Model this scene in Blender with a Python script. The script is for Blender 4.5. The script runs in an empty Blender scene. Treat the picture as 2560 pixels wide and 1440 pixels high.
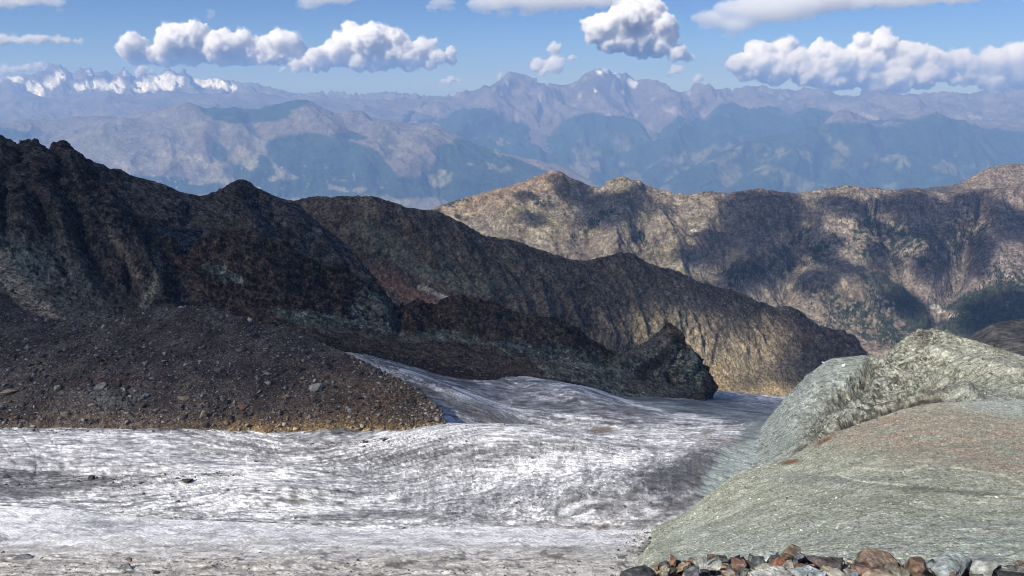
import bpy, bmesh, math, random
import numpy as np
from mathutils import Vector, Matrix
random.seed(7)
SC = bpy.context.scene
COL = SC.collection

# ------------------------------------------------------------------ camera
F = 1828.0                      # focal length in pixels of a 2560 wide picture
PITCH = math.atan((720 - 212) / F)
cam_d = bpy.data.cameras.new('camera')
cam_d.sensor_width = 36
cam_d.lens = F / 2560 * 36
cam_d.clip_start = 0.1
cam_d.clip_end = 200000
cam = bpy.data.objects.new('camera', cam_d)
COL.objects.link(cam)
cam.rotation_euler = (math.pi / 2 - PITCH, 0, 0)
SC.camera = cam

# ------------------------------------------------------------------ light
SUN = Vector((-0.57, -0.48, 0.66)).normalized()      # direction towards the sun
w = bpy.data.worlds.new('World'); SC.world = w; w.use_nodes = True
nt = w.node_tree
bg = nt.nodes['Background']; bg.inputs['Strength'].default_value = 0.08
sky = nt.nodes.new('ShaderNodeTexSky'); sky.sky_type = 'NISHITA'; sky.sun_disc = False
sky.sun_elevation = math.asin(SUN.z)
sky.sun_rotation = math.atan2(SUN.x, SUN.y)
sky.altitude = 3300; sky.air_density = 1.0; sky.dust_density = 0.0; sky.ozone_density = 4.0
tint = nt.nodes.new('ShaderNodeVectorMath'); tint.operation = 'MULTIPLY'; tint.inputs[1].default_value = (0.56, 0.67, 0.86)
nt.links.new(sky.outputs[0], tint.inputs[0]); nt.links.new(tint.outputs[0], bg.inputs['Color'])
sl = bpy.data.lights.new('sun', 'SUN'); sl.energy = 5.0; sl.angle = math.radians(0.5)
sl.color = (1.0, 0.95, 0.88)
so = bpy.data.objects.new('sun', sl); COL.objects.link(so)
so.rotation_euler = SUN.to_track_quat('Z', 'Y').to_euler()
SC.view_settings.view_transform = 'Standard'
SC.view_settings.look = 'None'
SC.view_settings.exposure = 0.5
SC.view_settings.gamma = 1.0
SC.view_settings.use_curve_mapping = False
SC.render.engine = 'CYCLES'
cy = SC.cycles
cy.max_bounces = 24; cy.diffuse_bounces = 3; cy.glossy_bounces = 1; cy.transmission_bounces = 2
cy.volume_bounces = 20; cy.transparent_max_bounces = 24
cy.use_denoising = True
cy.use_adaptive_sampling = False
cy.filter_width = 1.0

# ------------------------------------------------------------------ numeric helpers
CP, SP = math.cos(PITCH), math.sin(PITCH)
def unproject(px, py, d):
    """world point seen at picture position (px, py) at distance d (world Y)"""
    cx = (np.asarray(px, float) - 1280) / F; cyy = (720 - np.asarray(py, float)) / F
    t = d / (CP + cyy * SP)
    return np.stack([cx * t, np.broadcast_to(d, t.shape) * 1.0, t * (-SP + cyy * CP)], -1)
def project(P):
    x, y, z = P[..., 0], P[..., 1], P[..., 2]
    dep = y * CP - z * SP
    up = y * SP + z * CP
    return 1280 + F * x / dep, 720 - F * up / dep

_rs = np.random.RandomState(3)
_perm = np.tile(_rs.permutation(256), 3).astype(np.int32)
_g = _rs.normal(size=(256, 3)); _g /= np.linalg.norm(_g, axis=1)[:, None]; _g = _g.astype(np.float32)
def perlin(x, y, z):
    x, y, z = [np.asarray(a, np.float64) for a in (x, y, z)]
    xi, yi, zi = np.floor(x), np.floor(y), np.floor(z)
    xf, yf, zf = [(a - b).astype(np.float32) for a, b in ((x, xi), (y, yi), (z, zi))]
    xi, yi, zi = [a.astype(np.int64) & 255 for a in (xi, yi, zi)]
    u, v, s = [a * a * a * (a * (a * 6 - 15) + 10) for a in (xf, yf, zf)]
    def g(dx, dy, dz):
        h = _perm[_perm[_perm[xi + dx] + yi + dy] + zi + dz]
        G = _g[h]
        return G[..., 0] * (xf - dx) + G[..., 1] * (yf - dy) + G[..., 2] * (zf - dz)
    a = g(0, 0, 0); a = a + u * (g(1, 0, 0) - a)
    b = g(0, 1, 0); b = b + u * (g(1, 1, 0) - b)
    c = g(0, 0, 1); c = c + u * (g(1, 0, 1) - c)
    d = g(0, 1, 1); d = d + u * (g(1, 1, 1) - d)
    a = a + v * (b - a); c = c + v * (d - c)
    return 1.5 * (a + s * (c - a))
def fbm(P, L, octs=4, seed=0, gain=0.5, kind='n', st=(1, 1, 1)):
    """fractal noise of wavelength L; kind n plain, r ridged, b billowed"""
    x, y, z = P[..., 0] / L * st[0] + seed * 17.3, P[..., 1] / L * st[1] + seed * 5.1, P[..., 2] / L * st[2] + 3.7 * seed
    r = 0; a = 1.0; tot = 0
    for o in range(octs):
        n = perlin(x, y, z)
        if kind == 'r': n = 1 - 2 * np.abs(n) ; n = n * np.abs(n)
        elif kind == 'b': n = 2 * np.abs(n) - .6
        r = r + a * n; tot += a; a *= gain
        x, y, z = x * 2.03 + 1.7, y * 2.03 + 9.2, z * 2.03 + 4.4
    return r / tot
def sst(a, b, x):
    t = np.clip((x - a) / (b - a), 0, 1)
    return t * t * (3 - 2 * t)
def mix(a, b, t):
    t = np.asarray(t)[..., None] if np.ndim(t) else t
    return np.asarray(a) * (1 - t) + np.asarray(b) * t
def blob(px, py, cx, cy, rx, ry, ang=0, soft=0.5):
    a = math.radians(ang)
    dx, dy = px - cx, py - cy
    u = (dx * math.cos(a) + dy * math.sin(a)) / rx; v = (-dx * math.sin(a) + dy * math.cos(a)) / ry
    return 1 - sst(1 - soft, 1 + soft, np.sqrt(u * u + v * v))
def poly(px, pts):
    p = np.array(pts, float)
    return np.interp(px, p[:, 0], p[:, 1])

# ------------------------------------------------------------------ object helpers
def tag(o, label=None, cat=None, group=None, kind=None):
    if label: o['label'] = label
    if cat: o['category'] = cat
    if group: o['group'] = group
    if kind: o['kind'] = kind
    return o
def mesh_from(name, V, Fc, mat, cols=None, smooth=True):
    """V (n,3), Fc (m,k) int with k 3 or 4"""
    me = bpy.data.meshes.new(name)
    V = np.ascontiguousarray(V, np.float32); Fc = np.ascontiguousarray(Fc, np.int32)
    n, m, k = len(V), len(Fc), Fc.shape[1]
    me.vertices.add(n); me.vertices.foreach_set('co', V.ravel())
    me.loops.add(m * k); me.loops.foreach_set('vertex_index', Fc.ravel())
    me.polygons.add(m); me.polygons.foreach_set('loop_start', np.arange(0, m * k, k, dtype=np.int32))
    me.polygons.foreach_set('loop_total', np.full(m, k, np.int32))
    if smooth: me.polygons.foreach_set('use_smooth', np.ones(m, bool))
    me.update(calc_edges=True)
    if cols is not None:
        at = me.color_attributes.new('albedo', 'FLOAT_COLOR', 'POINT')
        c = np.ones((n, 4), np.float32); c[:, :3] = np.clip(cols.reshape(-1, 3), 0.004, 0.92)
        at.data.foreach_set('color', c.ravel())
    if mat: me.materials.append(mat)
    o = bpy.data.objects.new(name, me); COL.objects.link(o)
    return o

def ground_mat(name, s1, s2, c1=0.35, c2=0.35, bump=0.6, bdist=1.0, rough=0.95, st=(1, 1, 1), spec=0.15, bed=None, flow=None):
    """surface of the ground: base colour from the 'albedo' attribute, broken up by two procedural noises, with relief"""
    m = bpy.data.materials.new(name); m.use_nodes = True
    t = m.node_tree; N = t.nodes; L = t.links
    b = N['Principled BSDF']; b.inputs['Roughness'].default_value = rough
    b.inputs['Specular IOR Level'].default_value = spec
    at = N.new('ShaderNodeAttribute'); at.attribute_name = 'albedo'
    tc = N.new('ShaderNodeTexCoord'); mp = N.new('ShaderNodeMapping'); mp.inputs['Scale'].default_value = st
    L.new(tc.outputs['Object'], mp.inputs['Vector'])
    def noise(sc, det, typ='FBM'):
        n = N.new('ShaderNodeTexNoise'); n.inputs['Scale'].default_value = sc; n.inputs['Detail'].default_value = det
        n.inputs['Roughness'].default_value = 0.62
        L.new(mp.outputs[0], n.inputs['Vector']); return n
    n1 = noise(1 / s1, 3); n2 = noise(1 / s2, 2)
    def rng(n, c):
        r = N.new('ShaderNodeMapRange'); r.inputs['From Min'].default_value = 0.35; r.inputs['From Max'].default_value = 0.65
        r.inputs['To Min'].default_value = 1 - c; r.inputs['To Max'].default_value = 1 + c
        L.new(n.outputs['Fac'], r.inputs['Value']); return r
    r1, r2 = rng(n1, c1), rng(n2, c2)
    mu = N.new('ShaderNodeMath'); mu.operation = 'MULTIPLY'; L.new(r1.outputs[0], mu.inputs[0]); L.new(r2.outputs[0], mu.inputs[1])
    def lines(vec, k):      # thin dark joints or dust lines following a direction
        nonlocal mu
        n = N.new('ShaderNodeTexNoise'); n.inputs['Scale'].default_value = 1; n.inputs['Detail'].default_value = 4
        n.inputs['Roughness'].default_value = .68; n.inputs['Distortion'].default_value = .5
        L.new(vec, n.inputs['Vector'])
        r = N.new('ShaderNodeMapRange'); r.inputs['From Min'].default_value = .36; r.inputs['From Max'].default_value = .56
        r.inputs['To Min'].default_value = 1 - k; r.inputs['To Max'].default_value = 1 + .25 * k
        L.new(n.outputs['Fac'], r.inputs['Value'])
        m2 = N.new('ShaderNodeMath'); m2.operation = 'MULTIPLY'; L.new(mu.outputs[0], m2.inputs[0]); L.new(r.outputs[0], m2.inputs[1]); mu = m2
        return n
    extra = []
    for (bl, ang, stretch, k) in (bed or []):
        mb = N.new('ShaderNodeMapping'); mb.vector_type = 'TEXTURE'
        mb.inputs['Rotation'].default_value = (0, -math.radians(ang), 0); mb.inputs['Scale'].default_value = (bl * stretch, bl * 1.5, bl)
        L.new(tc.outputs['Object'], mb.inputs['Vector']); extra.append(lines(mb.outputs[0], k))
    for (fx, fy, k) in (flow or []):
        fa = N.new('ShaderNodeAttribute'); fa.attribute_name = 'flow'
        mb = N.new('ShaderNodeVectorMath'); mb.operation = 'MULTIPLY'; mb.inputs[1].default_value = (fx, fy, 1)
        L.new(fa.outputs['Vector'], mb.inputs[0]); extra.append(lines(mb.outputs[0], k))
    vm = N.new('ShaderNodeVectorMath'); vm.operation = 'SCALE'
    L.new(at.outputs['Color'], vm.inputs[0]); L.new(mu.outputs[0], vm.inputs['Scale'])
    L.new(vm.outputs[0], b.inputs['Base Color'])
    bp = N.new('ShaderNodeBump'); bp.inputs['Strength'].default_value = bump; bp.inputs['Distance'].default_value = bdist
    hsrc = n2.outputs['Fac']
    for n_ in extra[:1]:
        ad = N.new('ShaderNodeMath'); ad.operation = 'ADD'; L.new(hsrc, ad.inputs[0]); L.new(n_.outputs['Fac'], ad.inputs[1]); hsrc = ad.outputs[0]
    L.new(hsrc, bp.inputs['Height']); L.new(bp.outputs[0], b.inputs['Normal'])
    return m

# ------------------------------------------------------------------ terrain sheets
SHADE = []          # (world points, wanted cloud depth, cell) gathered for the clouds overhead
class G: pass
def strata(g, L, ang, stretch, seed, oc=4, kind='r', gain=.65, warp=.6):
    """bedding: noise drawn out along a dip of ang degrees in the plane across the view"""
    a = math.radians(ang); x, y, z = g.P[..., 0], g.P[..., 1], g.P[..., 2]
    w_ = warp * L * fbm(g.P, L * 4, 3, seed + 40)
    u = x * math.cos(a) + z * math.sin(a); v = -x * math.sin(a) + z * math.cos(a) + w_
    return 1.5 * (fbm(np.stack([u / stretch, y * .5, v], -1), L, oc, seed, gain, kind) - .34)
def creases(X, Y, lst):
    """sharp ridges (+) and gullies (-) along polylines; (points, half width, metres)"""
    out = 0
    for pts, wd, am in lst:
        best = None
        for (x0, y0), (x1, y1) in zip(pts[:-1], pts[1:]):
            t = np.clip(((X - x0) * (x1 - x0) + (Y - y0) * (y1 - y0)) / ((x1 - x0) ** 2 + (y1 - y0) ** 2), 0, 1)
            dd = np.hypot(X - x0 - t * (x1 - x0), Y - y0 - t * (y1 - y0))
            best = dd if best is None else np.minimum(best, dd)
        t = np.clip(1 - best / wd, 0, 1)
        out = out + am * (t * .6 + .4 * t * t * (3 - 2 * t))
    return out
def sheet(name, rails, mat, height, color, shade=None, rx=3.0, ry=3.0, x0=-210, x1=2770, back=None, under=None, smooth=0, curve=False, wa=1.0, flow=None, label=None, cat=None, kind='structure'):
    """loft a land surface through rails (far to near); every rail is a list of (px, py, distance)"""
    x0 = max(x0, -210); x1 = min(x1, 2770); rx *= 1.30; ry *= 1.45
    nx = int((x1 - x0) / rx) + 1
    px = np.linspace(x0, x1, nx)
    R = []
    for r in rails:
        a = np.array(r, float)
        y = np.interp(px, a[:, 0], a[:, 1]); d = np.interp(px, a[:, 0], a[:, 2])
        if smooth:
            k = np.hanning(int(smooth / rx) * 2 + 3); k /= k.sum()
            pad = len(k) // 2
            y = np.convolve(np.pad(y, pad, 'edge'), k, 'valid'); d = np.convolve(np.pad(d, pad, 'edge'), k, 'valid')
        R.append((y, d, unproject(px, y, d)))
    rows = []; v = []
    Pts = [r[2] for r in R]
    for i in range(len(R) - 1):
        n = max(3, int(np.percentile(np.abs(R[i + 1][0] - R[i][0]), 90) / ry))
        for j in range(n if i < len(R) - 2 else n + 1):
            t = j / n
            if curve:
                p0 = Pts[i - 1] if i > 0 else 2 * Pts[i] - Pts[i + 1]
                p3 = Pts[i + 2] if i + 2 < len(Pts) else 2 * Pts[i + 1] - Pts[i]
                p1, p2 = Pts[i], Pts[i + 1]
                P = .5 * (2 * p1 + (p2 - p0) * t + (2 * p0 - 5 * p1 + 4 * p2 - p3) * t * t + (3 * p1 - p0 - 3 * p2 + p3) * t ** 3)
            else:
                P = Pts[i] * (1 - t) + Pts[i + 1] * t
            rows.append(P); v.append(i + t)
    if back:      # far side of a ridge: real ground falling away behind the crest
        pre = []; vb = []
        for k, (dd, dz, n) in enumerate(reversed(back)):
            pass
        cur = Pts[0]; acc = []
        for (dd, dz, n) in back:
            nd = cur[:, 1] + dd
            nxt = np.stack([cur[:, 0] * nd / cur[:, 1], nd, cur[:, 2] + dz], -1)
            for j in range(1, n + 1): acc.append(cur * (1 - j / n) + nxt * (j / n))
            cur = nxt
        pre = acc[::-1]
        rows = pre + rows; v = [-0.01 * (len(pre) - i) - 0.001 for i in range(len(pre))] + v
    if under:     # near edge tucked below the ground in front of it
        cur = rows[-1]
        for (dd, dz, n) in under:
            nd = cur[:, 1] + dd
            nxt = np.stack([cur[:, 0] * nd / cur[:, 1], nd, cur[:, 2] + dz], -1)
            for j in range(1, n + 1): rows.append(cur * (1 - j / n) + nxt * (j / n)); v.append(len(R) - 1 + 0.001 * len(v))
            cur = nxt
    P = np.array(rows); v = np.array(v)
    du = np.gradient(P, axis=1); dv = np.gradient(P, axis=0)
    N = np.cross(dv, du); N /= np.linalg.norm(N, axis=-1)[..., None] + 1e-9
    N *= np.sign(N[..., 2:3] + 1e-6)
    g = G(); g.P = P; g.N = N; g.v = np.repeat(v[:, None], nx, 1); g.px, g.py = project(P); g.d = P[..., 1]
    ds = np.linalg.norm(du, axis=-1); g.s = np.cumsum(ds, axis=1)      # metres along the sheet
    g.cpx = np.repeat(px[None], len(v), 0)
    g.cpy, _c = (g.py, 0)
    q = np.stack([g.px, g.py, 0 * g.px], -1)
    g.ox = wa * (26 * fbm(q, 90, 3, 901, .6) + 9 * fbm(q, 16, 3, 902, .65)); g.oy = wa * (20 * fbm(q, 90, 3, 903, .6) + 8 * fbm(q, 16, 3, 904, .65))
    g.wx, g.wy = g.px + g.ox, g.py + g.oy
    h = height(g)
    if isinstance(h, tuple):
        P = P + g.N * h[0][..., None]; P[..., 2] += h[1]
    else:
        P = P + g.N * h[..., None]
    g.P0 = g.P; g.P = P; g.px, g.py = project(P); g.wx, g.wy = g.px + g.ox, g.py + g.oy
    du = np.gradient(P, axis=1); dv = np.gradient(P, axis=0)
    N2 = np.cross(dv, du); N2 /= np.linalg.norm(N2, axis=-1)[..., None] + 1e-9; N2 *= np.sign(N2[..., 2:3] + 1e-6); g.N2 = N2
    g.h = h[0] if isinstance(h, tuple) else h
    c = color(g)
    c = np.broadcast_to(c, P.shape)
    ny = len(v)
    idx = np.arange(ny * nx).reshape(ny, nx)
    Fc = np.stack([idx[:-1, :-1], idx[1:, :-1], idx[1:, 1:], idx[:-1, 1:]], -1).reshape(-1, 4)
    o = mesh_from(name, P.reshape(-1, 3), Fc, mat, c)
    tag(o, label, cat, None, kind)
    if shade is not None:
        SHADE.append((P.reshape(-1, 3), np.clip(shade(g), 0, 1).ravel(), ny))
    g.o = o
    if flow is not None:      # coordinates along and across the ice flow, kept on the surface
        fv = flow(g).reshape(-1, 3).astype(np.float32)
        at = o.data.attributes.new('flow', 'FLOAT_VECTOR', 'POINT'); at.data.foreach_set('vector', fv.ravel())
    return g

# ------------------------------------------------------------------ haze and clouds
def cloud_material(name, dens):
    """white vapour: an even volume inside the closed cloud body"""
    m = bpy.data.materials.new(name); m.use_nodes = True
    t = m.node_tree; N = t.nodes; L = t.links
    N.remove(N['Principled BSDF'])
    v = N.new('ShaderNodeVolumeScatter'); v.inputs['Density'].default_value = dens
    v.inputs['Color'].default_value = (1, 1, 1, 1)
    L.new(v.outputs[0], N['Material Output'].inputs['Volume'])
    return m
CLOUD_MATS = {}
def cloud_mat(op):
    d = round(.0044 * (op ** 3 if op <= 1 else 1.4), 5)
    if d not in CLOUD_MATS: CLOUD_MATS[d] = cloud_material('cloud_vapour', d)
    return CLOUD_MATS[d]

def haze_box(lo, hi, dens, color):
    m = bpy.data.materials.new('haze_air'); m.use_nodes = True
    t = m.node_tree; t.nodes.remove(t.nodes['Principled BSDF'])
    v = t.nodes.new('ShaderNodeVolumePrincipled')
    v.inputs['Color'].default_value = (*color, 1); v.inputs['Density'].default_value = dens
    v.inputs['Absorption Color'].default_value = (.42, .42, .42, 1)
    v.inputs['Anisotropy'].default_value = 0.0
    t.links.new(v.outputs[0], t.nodes['Material Output'].inputs['Volume'])
    x0, y0, z0 = lo; x1, y1, z1 = hi
    V = np.array([[x, y, z] for x in (x0, x1) for y in (y0, y1) for z in (z0, z1)])
    Fc = np.array([[0, 1, 3, 2], [4, 6, 7, 5], [0, 4, 5, 1], [2, 3, 7, 6], [0, 2, 6, 4], [1, 5, 7, 3]])
    o = mesh_from('haze', V, Fc, m, smooth=False)
    return tag(o, kind='stuff')
haze_box((-47000, -3000, -7200), (47000, 54300, 1480), 0.000034, (0.25, 0.42, 0.80))

def build_cloud(name, label, D, puffs, base=None, seed=0, vox=3.2, op=1.0, flat=0.75, rough=1.0, soft=0.0, wide=1.0):
    rnd = random.Random(seed); k = D / F
    bm = bmesh.new()
    c0 = None
    def add(x, y, r, yy, sub):
        c = unproject(x, y, D); s = k * r
        M = Matrix.Translation((c[0], D + yy * k, c[2])) @ Matrix.Diagonal((s * wide, s * 1.0, s * flat, 1))
        bmesh.ops.create_icosphere(bm, subdivisions=sub, radius=1, matrix=M)
    for (x, y, r) in puffs:
        off = rnd.uniform(-.35, .35) * r
        add(x, y, r, off, 3)
        for q in range(int(5 + r * .28)):
            a = rnd.uniform(-.35, 1.35) * math.pi; e = rnd.uniform(-.2, 1) * math.pi / 2
            rr = r * rnd.uniform(.22, .45)
            add(x + math.cos(a) * math.cos(e) * r * .82, y - math.sin(a) * math.cos(e) * r * .82 * flat, rr, off - math.sin(e) * r * .82, 2)
    me = bpy.data.meshes.new('tmp'); bm.to_mesh(me); bm.free()
    o = bpy.data.objects.new('tmp', me); COL.objects.link(o)
    md = o.modifiers.new('r', 'REMESH'); md.mode = 'VOXEL'; md.voxel_size = vox * k
    ev = o.evaluated_get(bpy.context.evaluated_depsgraph_get()); m2 = ev.to_mesh()
    n = len(m2.vertices); V = np.empty(n * 3, np.float32); m2.vertices.foreach_get('co', V)
    Nn = np.empty(n * 3, np.float32); m2.vertex_normals.foreach_get('vector', Nn)
    V = V.reshape(-1, 3).astype(float); Nn = Nn.reshape(-1, 3)
    m = len(m2.polygons); Fi = np.empty(len(m2.loops), np.int32); m2.loops.foreach_get('vertex_index', Fi)
    Fi = Fi.reshape(m, -1)
    ev.to_mesh_clear(); bpy.data.objects.remove(o); bpy.data.meshes.remove(me)
    U = V / k
    wob = np.stack([fbm(U + 31, 46, 2, seed + 3), fbm(U + 77, 46, 2, seed + 5), fbm(U + 5, 46, 2, seed + 9)], -1)
    disp = fbm(U + wob * 9, 36, 2, seed, .6, 'b') * 9 * rough + fbm(U + wob * 5, 15, 3, seed + 2, .65, 'b') * 7.5 * rough
    if base is not None:      # cloud bases are flatter than the tops
        zb = unproject(1280, base, D)[2]
        low = sst(zb + 14 * k, zb - 12 * k, V[:, 2])
        V[:, 2] = V[:, 2] + low * (zb - V[:, 2]) * .65
    V += Nn * (disp + 2.2 * fbm(U, 5.5, 2, seed + 31, .6, 'b'))[:, None] * k + wob * 6 * k
    # a thin torn veil round the body softens its outline
    vd = (1.5 + 7 * np.maximum(0, fbm(U + 40, 24, 4, seed + 21, .6) * 2.2 + .15)) * k
    veil = mesh_from('veil', V + Nn * vd[:, None], Fi, cloud_mat(.47 if op > .6 else .40))
    o = mesh_from(name, V, Fi, cloud_mat(op))
    veil.parent = o
    tag(o, label, 'cloud', 'clouds above the far ranges', 'thing')
    return o

CL = [
 ('long white cumulus with two rounded heaps at the left of the sky', 78948, [(335,115,36),(345,140,30),(322,125,26),(450,105,50),(490,85,36),(425,130,40),(560,118,48),(520,125,40),(610,100,30),(650,122,42),(710,110,42),(740,128,28),(565,150,24),(400,140,34),(375,130,24),(590,135,34),(620,140,30),(690,135,34),(730,145,22),(480,145,25),(660,145,22)], 164, 1.0, 0),
 ('tall cauliflower shaped cumulus right of the long left cloud', 77112, [(880,80,28),(860,118,44),(930,105,50),(990,98,32),(1000,132,40),(1060,118,30),(1095,142,24),(800,148,36),(745,163,20),(705,174,11),(900,150,32),(840,140,36),(780,155,30),(960,140,40),(1030,145,34),(1075,160,22),(940,165,22),(1020,165,20),(1130,150,16),(1130,128,14)], 180, 1.0, 0),
 ('small puffy cumulus just left of the highest central cloud', 78030, [(1385,122,20),(1345,163,22),(1388,162,25),(1430,145,12),(1355,180,14)], 195, .95, .3),
 ('big rounded white cumulus above the craggy central summit', 77112, [(1570,45,52),(1615,30,46),(1500,72,36),(1535,98,42),(1605,100,50),(1652,60,36),(1640,112,38),(1690,132,26),(1715,140,18),(1735,148,11),(1665,85,34),(1480,60,26),(1560,18,26),(1482,95,20)], 150, 1.0, 0),
 ('huge billowing white cumulus bank over the right ranges', 76194, [(1850,158,32),(1900,128,34),(1960,118,30),(1975,105,18),(2060,130,36),(1930,175,46),(2020,178,44),(2200,112,36),(2205,92,26),(2160,155,54),(2262,140,44),(2120,185,46),(2230,192,46),(2310,150,44),(2345,180,34),(2085,203,30),(1990,150,40),(2090,160,44),(2180,190,40),(2300,190,40),(1890,160,40),(2060,195,36),(2250,215,26),(2150,100,22),(2330,160,36),(1862,190,22),(2385,200,20),(2180,222,26)], 240, 1.0, 0),
 ('soft greyish cumulus at the far right edge of the sky', 80784, [(2400,150,34),(2430,185,34),(2480,200,36),(2520,180,40),(2480,155,40),(2545,140,44),(2575,190,48),(2425,160,28),(2505,215,24),(2640,150,60),(2700,190,60),(2440,190,22)], 238, .8, .4),
 ('tiny round cloud puff between the central summit and the left cloud', 57000, [(1128,198,15),(1112,202,10),(1146,200,9)], None, 1.01, .4),
 ('tiny cream cloud tuft touching the pointed central peak', 57000, [(1253,187,9),(1250,193,7)], None, 1.01, .4),
 ('small ragged cream cloud right of the craggy summit', 57000, [(1690,175,13),(1672,184,12),(1704,170,7)], None, 1.01, .5),
 ('faint little cloud tuft low between the summit and the right cloud bank', 57000, [(1745,196,9),(1738,202,7)], None, 1.01, .5),
 ('thin flat cloud streak at the left edge of the sky', 77112, [(10,100,16),(30,102,14),(50,103,13),(66,101,13),(80,98,13),(96,97,14),(110,96,14),(126,97,13),(140,98,12),(156,100,11),(170,102,9),(184,103,7),(198,104,5),(-30,100,18),(-10,100,17)], 108, .8, .5),
 ('pinkish flat cloud lying behind the snowy range at left', 80784, [(12,180,15),(40,174,14),(68,168,14),(98,164,13),(115,172,14),(-20,184,16),(-60,180,20)], 200, .9, .3),
 ('small white cloud sitting behind the snowy peaks', 57000, [(360,172,13),(345,180,12),(378,180,10)], None, 1.01, .4),
 ('faint grey wisp high in the upper left sky', 55080, [(530,32,11),(520,40,8)], 46, .35, .8),
 ('grey cloud cut by the top left corner', 55080, [(20,2,26),(80,0,26),(130,6,20),(-40,0,40),(150,24,8)], 30, .52, .5),
 ('pale grey cloud at the top edge above the left cumulus', 55080, [(790,0,24),(840,-6,26),(770,14,14),(880,-6,14)], 26, .52, .4),
 ('small grey cloud at the top edge left of the grey sheet', 55080, [(1105,5,20),(1120,22,12),(1085,18,12)], 36, .52, .6),
 ('broad flat grey cloud sheet at the top centre of the sky', 53244, [(1220,10,32),(1260,0,40),(1350,0,44),(1440,-4,44),(1500,0,34),(1280,5,32),(1340,14,30),(1400,8,30),(1460,-2,30),(1510,-10,30),(1320,34,14),(1260,34,12),(1210,30,12)], 50, .52, .4),
 ('streaky grey cloud above the right cumulus bank', 53244, [(1790,45,34),(1900,30,46),(1980,20,46),(2060,10,40),(1840,60,34),(1850,20,40),(1920,8,42),(1990,10,38),(2060,-6,44),(1860,62,24),(1960,50,22),(1830,88,16),(2010,40,18),(1770,66,14)], 92, .52, .5),
 ('long thin grey cloud along the top right edge', 54162, [(2100,0,34),(2160,2,34),(2230,2,36),(2200,-10,40),(2300,-6,36),(2400,-10,36),(2300,-2,22),(2370,-4,20),(2440,-8,18),(2130,20,12),(2200,20,9),(2280,14,8),(2510,-10,14),(2600,-6,22)], 30, .52, .5),
]
for i, (lab, D, pf, base, op, soft) in enumerate(CL):
    grey = op == .52
    build_cloud('cloud', lab, D, pf, base, seed=i + 1, op=op, soft=soft, flat=.5 if grey else .8, wide=1.7 if grey else 1.0, rough=.7 if grey else 1.0, vox=2.3 if len(pf) < 9 else 3.1)

# ------------------------------------------------------------------ far ranges
M_FAR = ground_mat('far_mountain_rock', 420, 130, .22, .25, .5, 110)
ROCKF = np.array([.125, .112, .105]); MEADOW = np.array([.12, .12, .075]); WOOD = np.array([.022, .042, .030]); SNOW = np.array([.74, .75, .77])
FIELD = np.array([.24, .22, .15])
GRASSY = np.array([.125, .107, .08])

def far_relief(g, L, A, jag, seed):
    """spurs and gullies running down from the crest, plus craggy relief"""
    sv = np.clip(g.v, 0, 1)
    q = np.stack([g.s / L + .35 * fbm(g.P, L * 1.3, 2, seed + 5) * 2, g.v * .45 + 0 * g.s, 0 * g.s + seed], -1)
    sp = fbm(q, 1.0, 4, seed, .52, 'r')
    return A * sst(0, .5, g.v) * (sp - .2) + jag * (fbm(g.P, L * .35, 5, seed + 2, .55, 'r') - .34)

def h_f1(g): return creases(g.px + g.ox, g.py + g.oy, [([(x0, y0), (x0 + dx * .5, y0 + 30), (x0 + dx, y0 + 62)], 16, 240) for x0, y0, dx in ((60,187,-20),(150,164,14),(130,166,-26),(222,176,8),(311,170,12),(311,170,-24),(423,176,10),(458,176,26),(458,176,-18),(540,200,14),(20,195,10),(260,176,-6),(365,188,6),(620,208,20),(570,198,-10))]) * sst(0.1,.5,g.v) + far_relief(g, 2835, 931, 442, 11)
def c_f1(g):
    n = fbm(g.P, 1321, 4, 5); z = g.P[..., 2]; px, py = g.wx, g.wy
    c = mix(ROCKF * .85, ROCKF * 1.2, sst(-.3, .3, n))
    sn = np.zeros_like(n)
    for b in [(90,222,30,15,35),(130,205,22,16,-30),(150,188,14,10,0),(40,196,22,9,20),(200,218,14,9,0),(232,212,20,10,0),(262,212,20,16,0),(296,214,16,20,0),(350,218,24,14,10),(390,205,38,20,-15),(420,205,24,20,-30),(445,205,12,15,40),(505,204,24,14,20),(540,208,26,12,10),(575,218,20,9,0),(15,185,12,8,30),(-60,200,60,20,0),(225,180,12,6,0),(315,182,8,8,0)]:
        sn = np.maximum(sn, blob(g.px+.3*g.ox, g.py+.3*g.oy, *b, .45))
    snow = sst(.50, .58, sn + .55 * fbm(g.P, 1300, 4, 9) + .15 * (g.N2[..., 2] - .6))
    snow = np.maximum(snow, sst(.62, .7, fbm(g.P, 945, 4, 19, .6)) * sst(350, 800, z) * (g.px < 800) * .9)
    c = mix(c, SNOW, snow)
    return c
sheet('mountain_range', [
  [(-330,212,51030),(-120,205,51030),(0,200,51030),(40,192,51030),(60,187,51030),(80,187,51030),(100,186,51030),(118,166,51030),(130,159,51030),(150,158,51030),(168,170,51030),(182,185,51030),(200,167,51030),(222,171,51030),(236,186,51030),(260,174,51030),(285,185,51030),(302,176,51030),(311,167,51030),(322,182,51030),(345,195,51030),(380,186,51030),(405,190,51030),(423,168,51030),(440,187,51030),(458,173,51030),(475,193,51030),(500,198,51030),(540,200,51030),(570,198,51030),(600,206,51030),(640,212,51030),(680,222,51030),(735,236,51030),(790,241,51030),(860,243,51030),(1000,246,51030),(1150,244,51030),(1300,244,51030)],
  [(-330,245,47250),(0,245,47250),(400,245,47250),(700,258,47250),(1300,262,47250)],
  [(-330,300,44415),(1300,300,44415)]], M_FAR, h_f1, c_f1, x0=-330, x1=1300, rx=2.6, ry=2.2, wa=.45, back=[(2835,-1701,8)],
  label='snowy jagged mountain range with bright glaciers on the left horizon', cat='mountain range')

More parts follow.
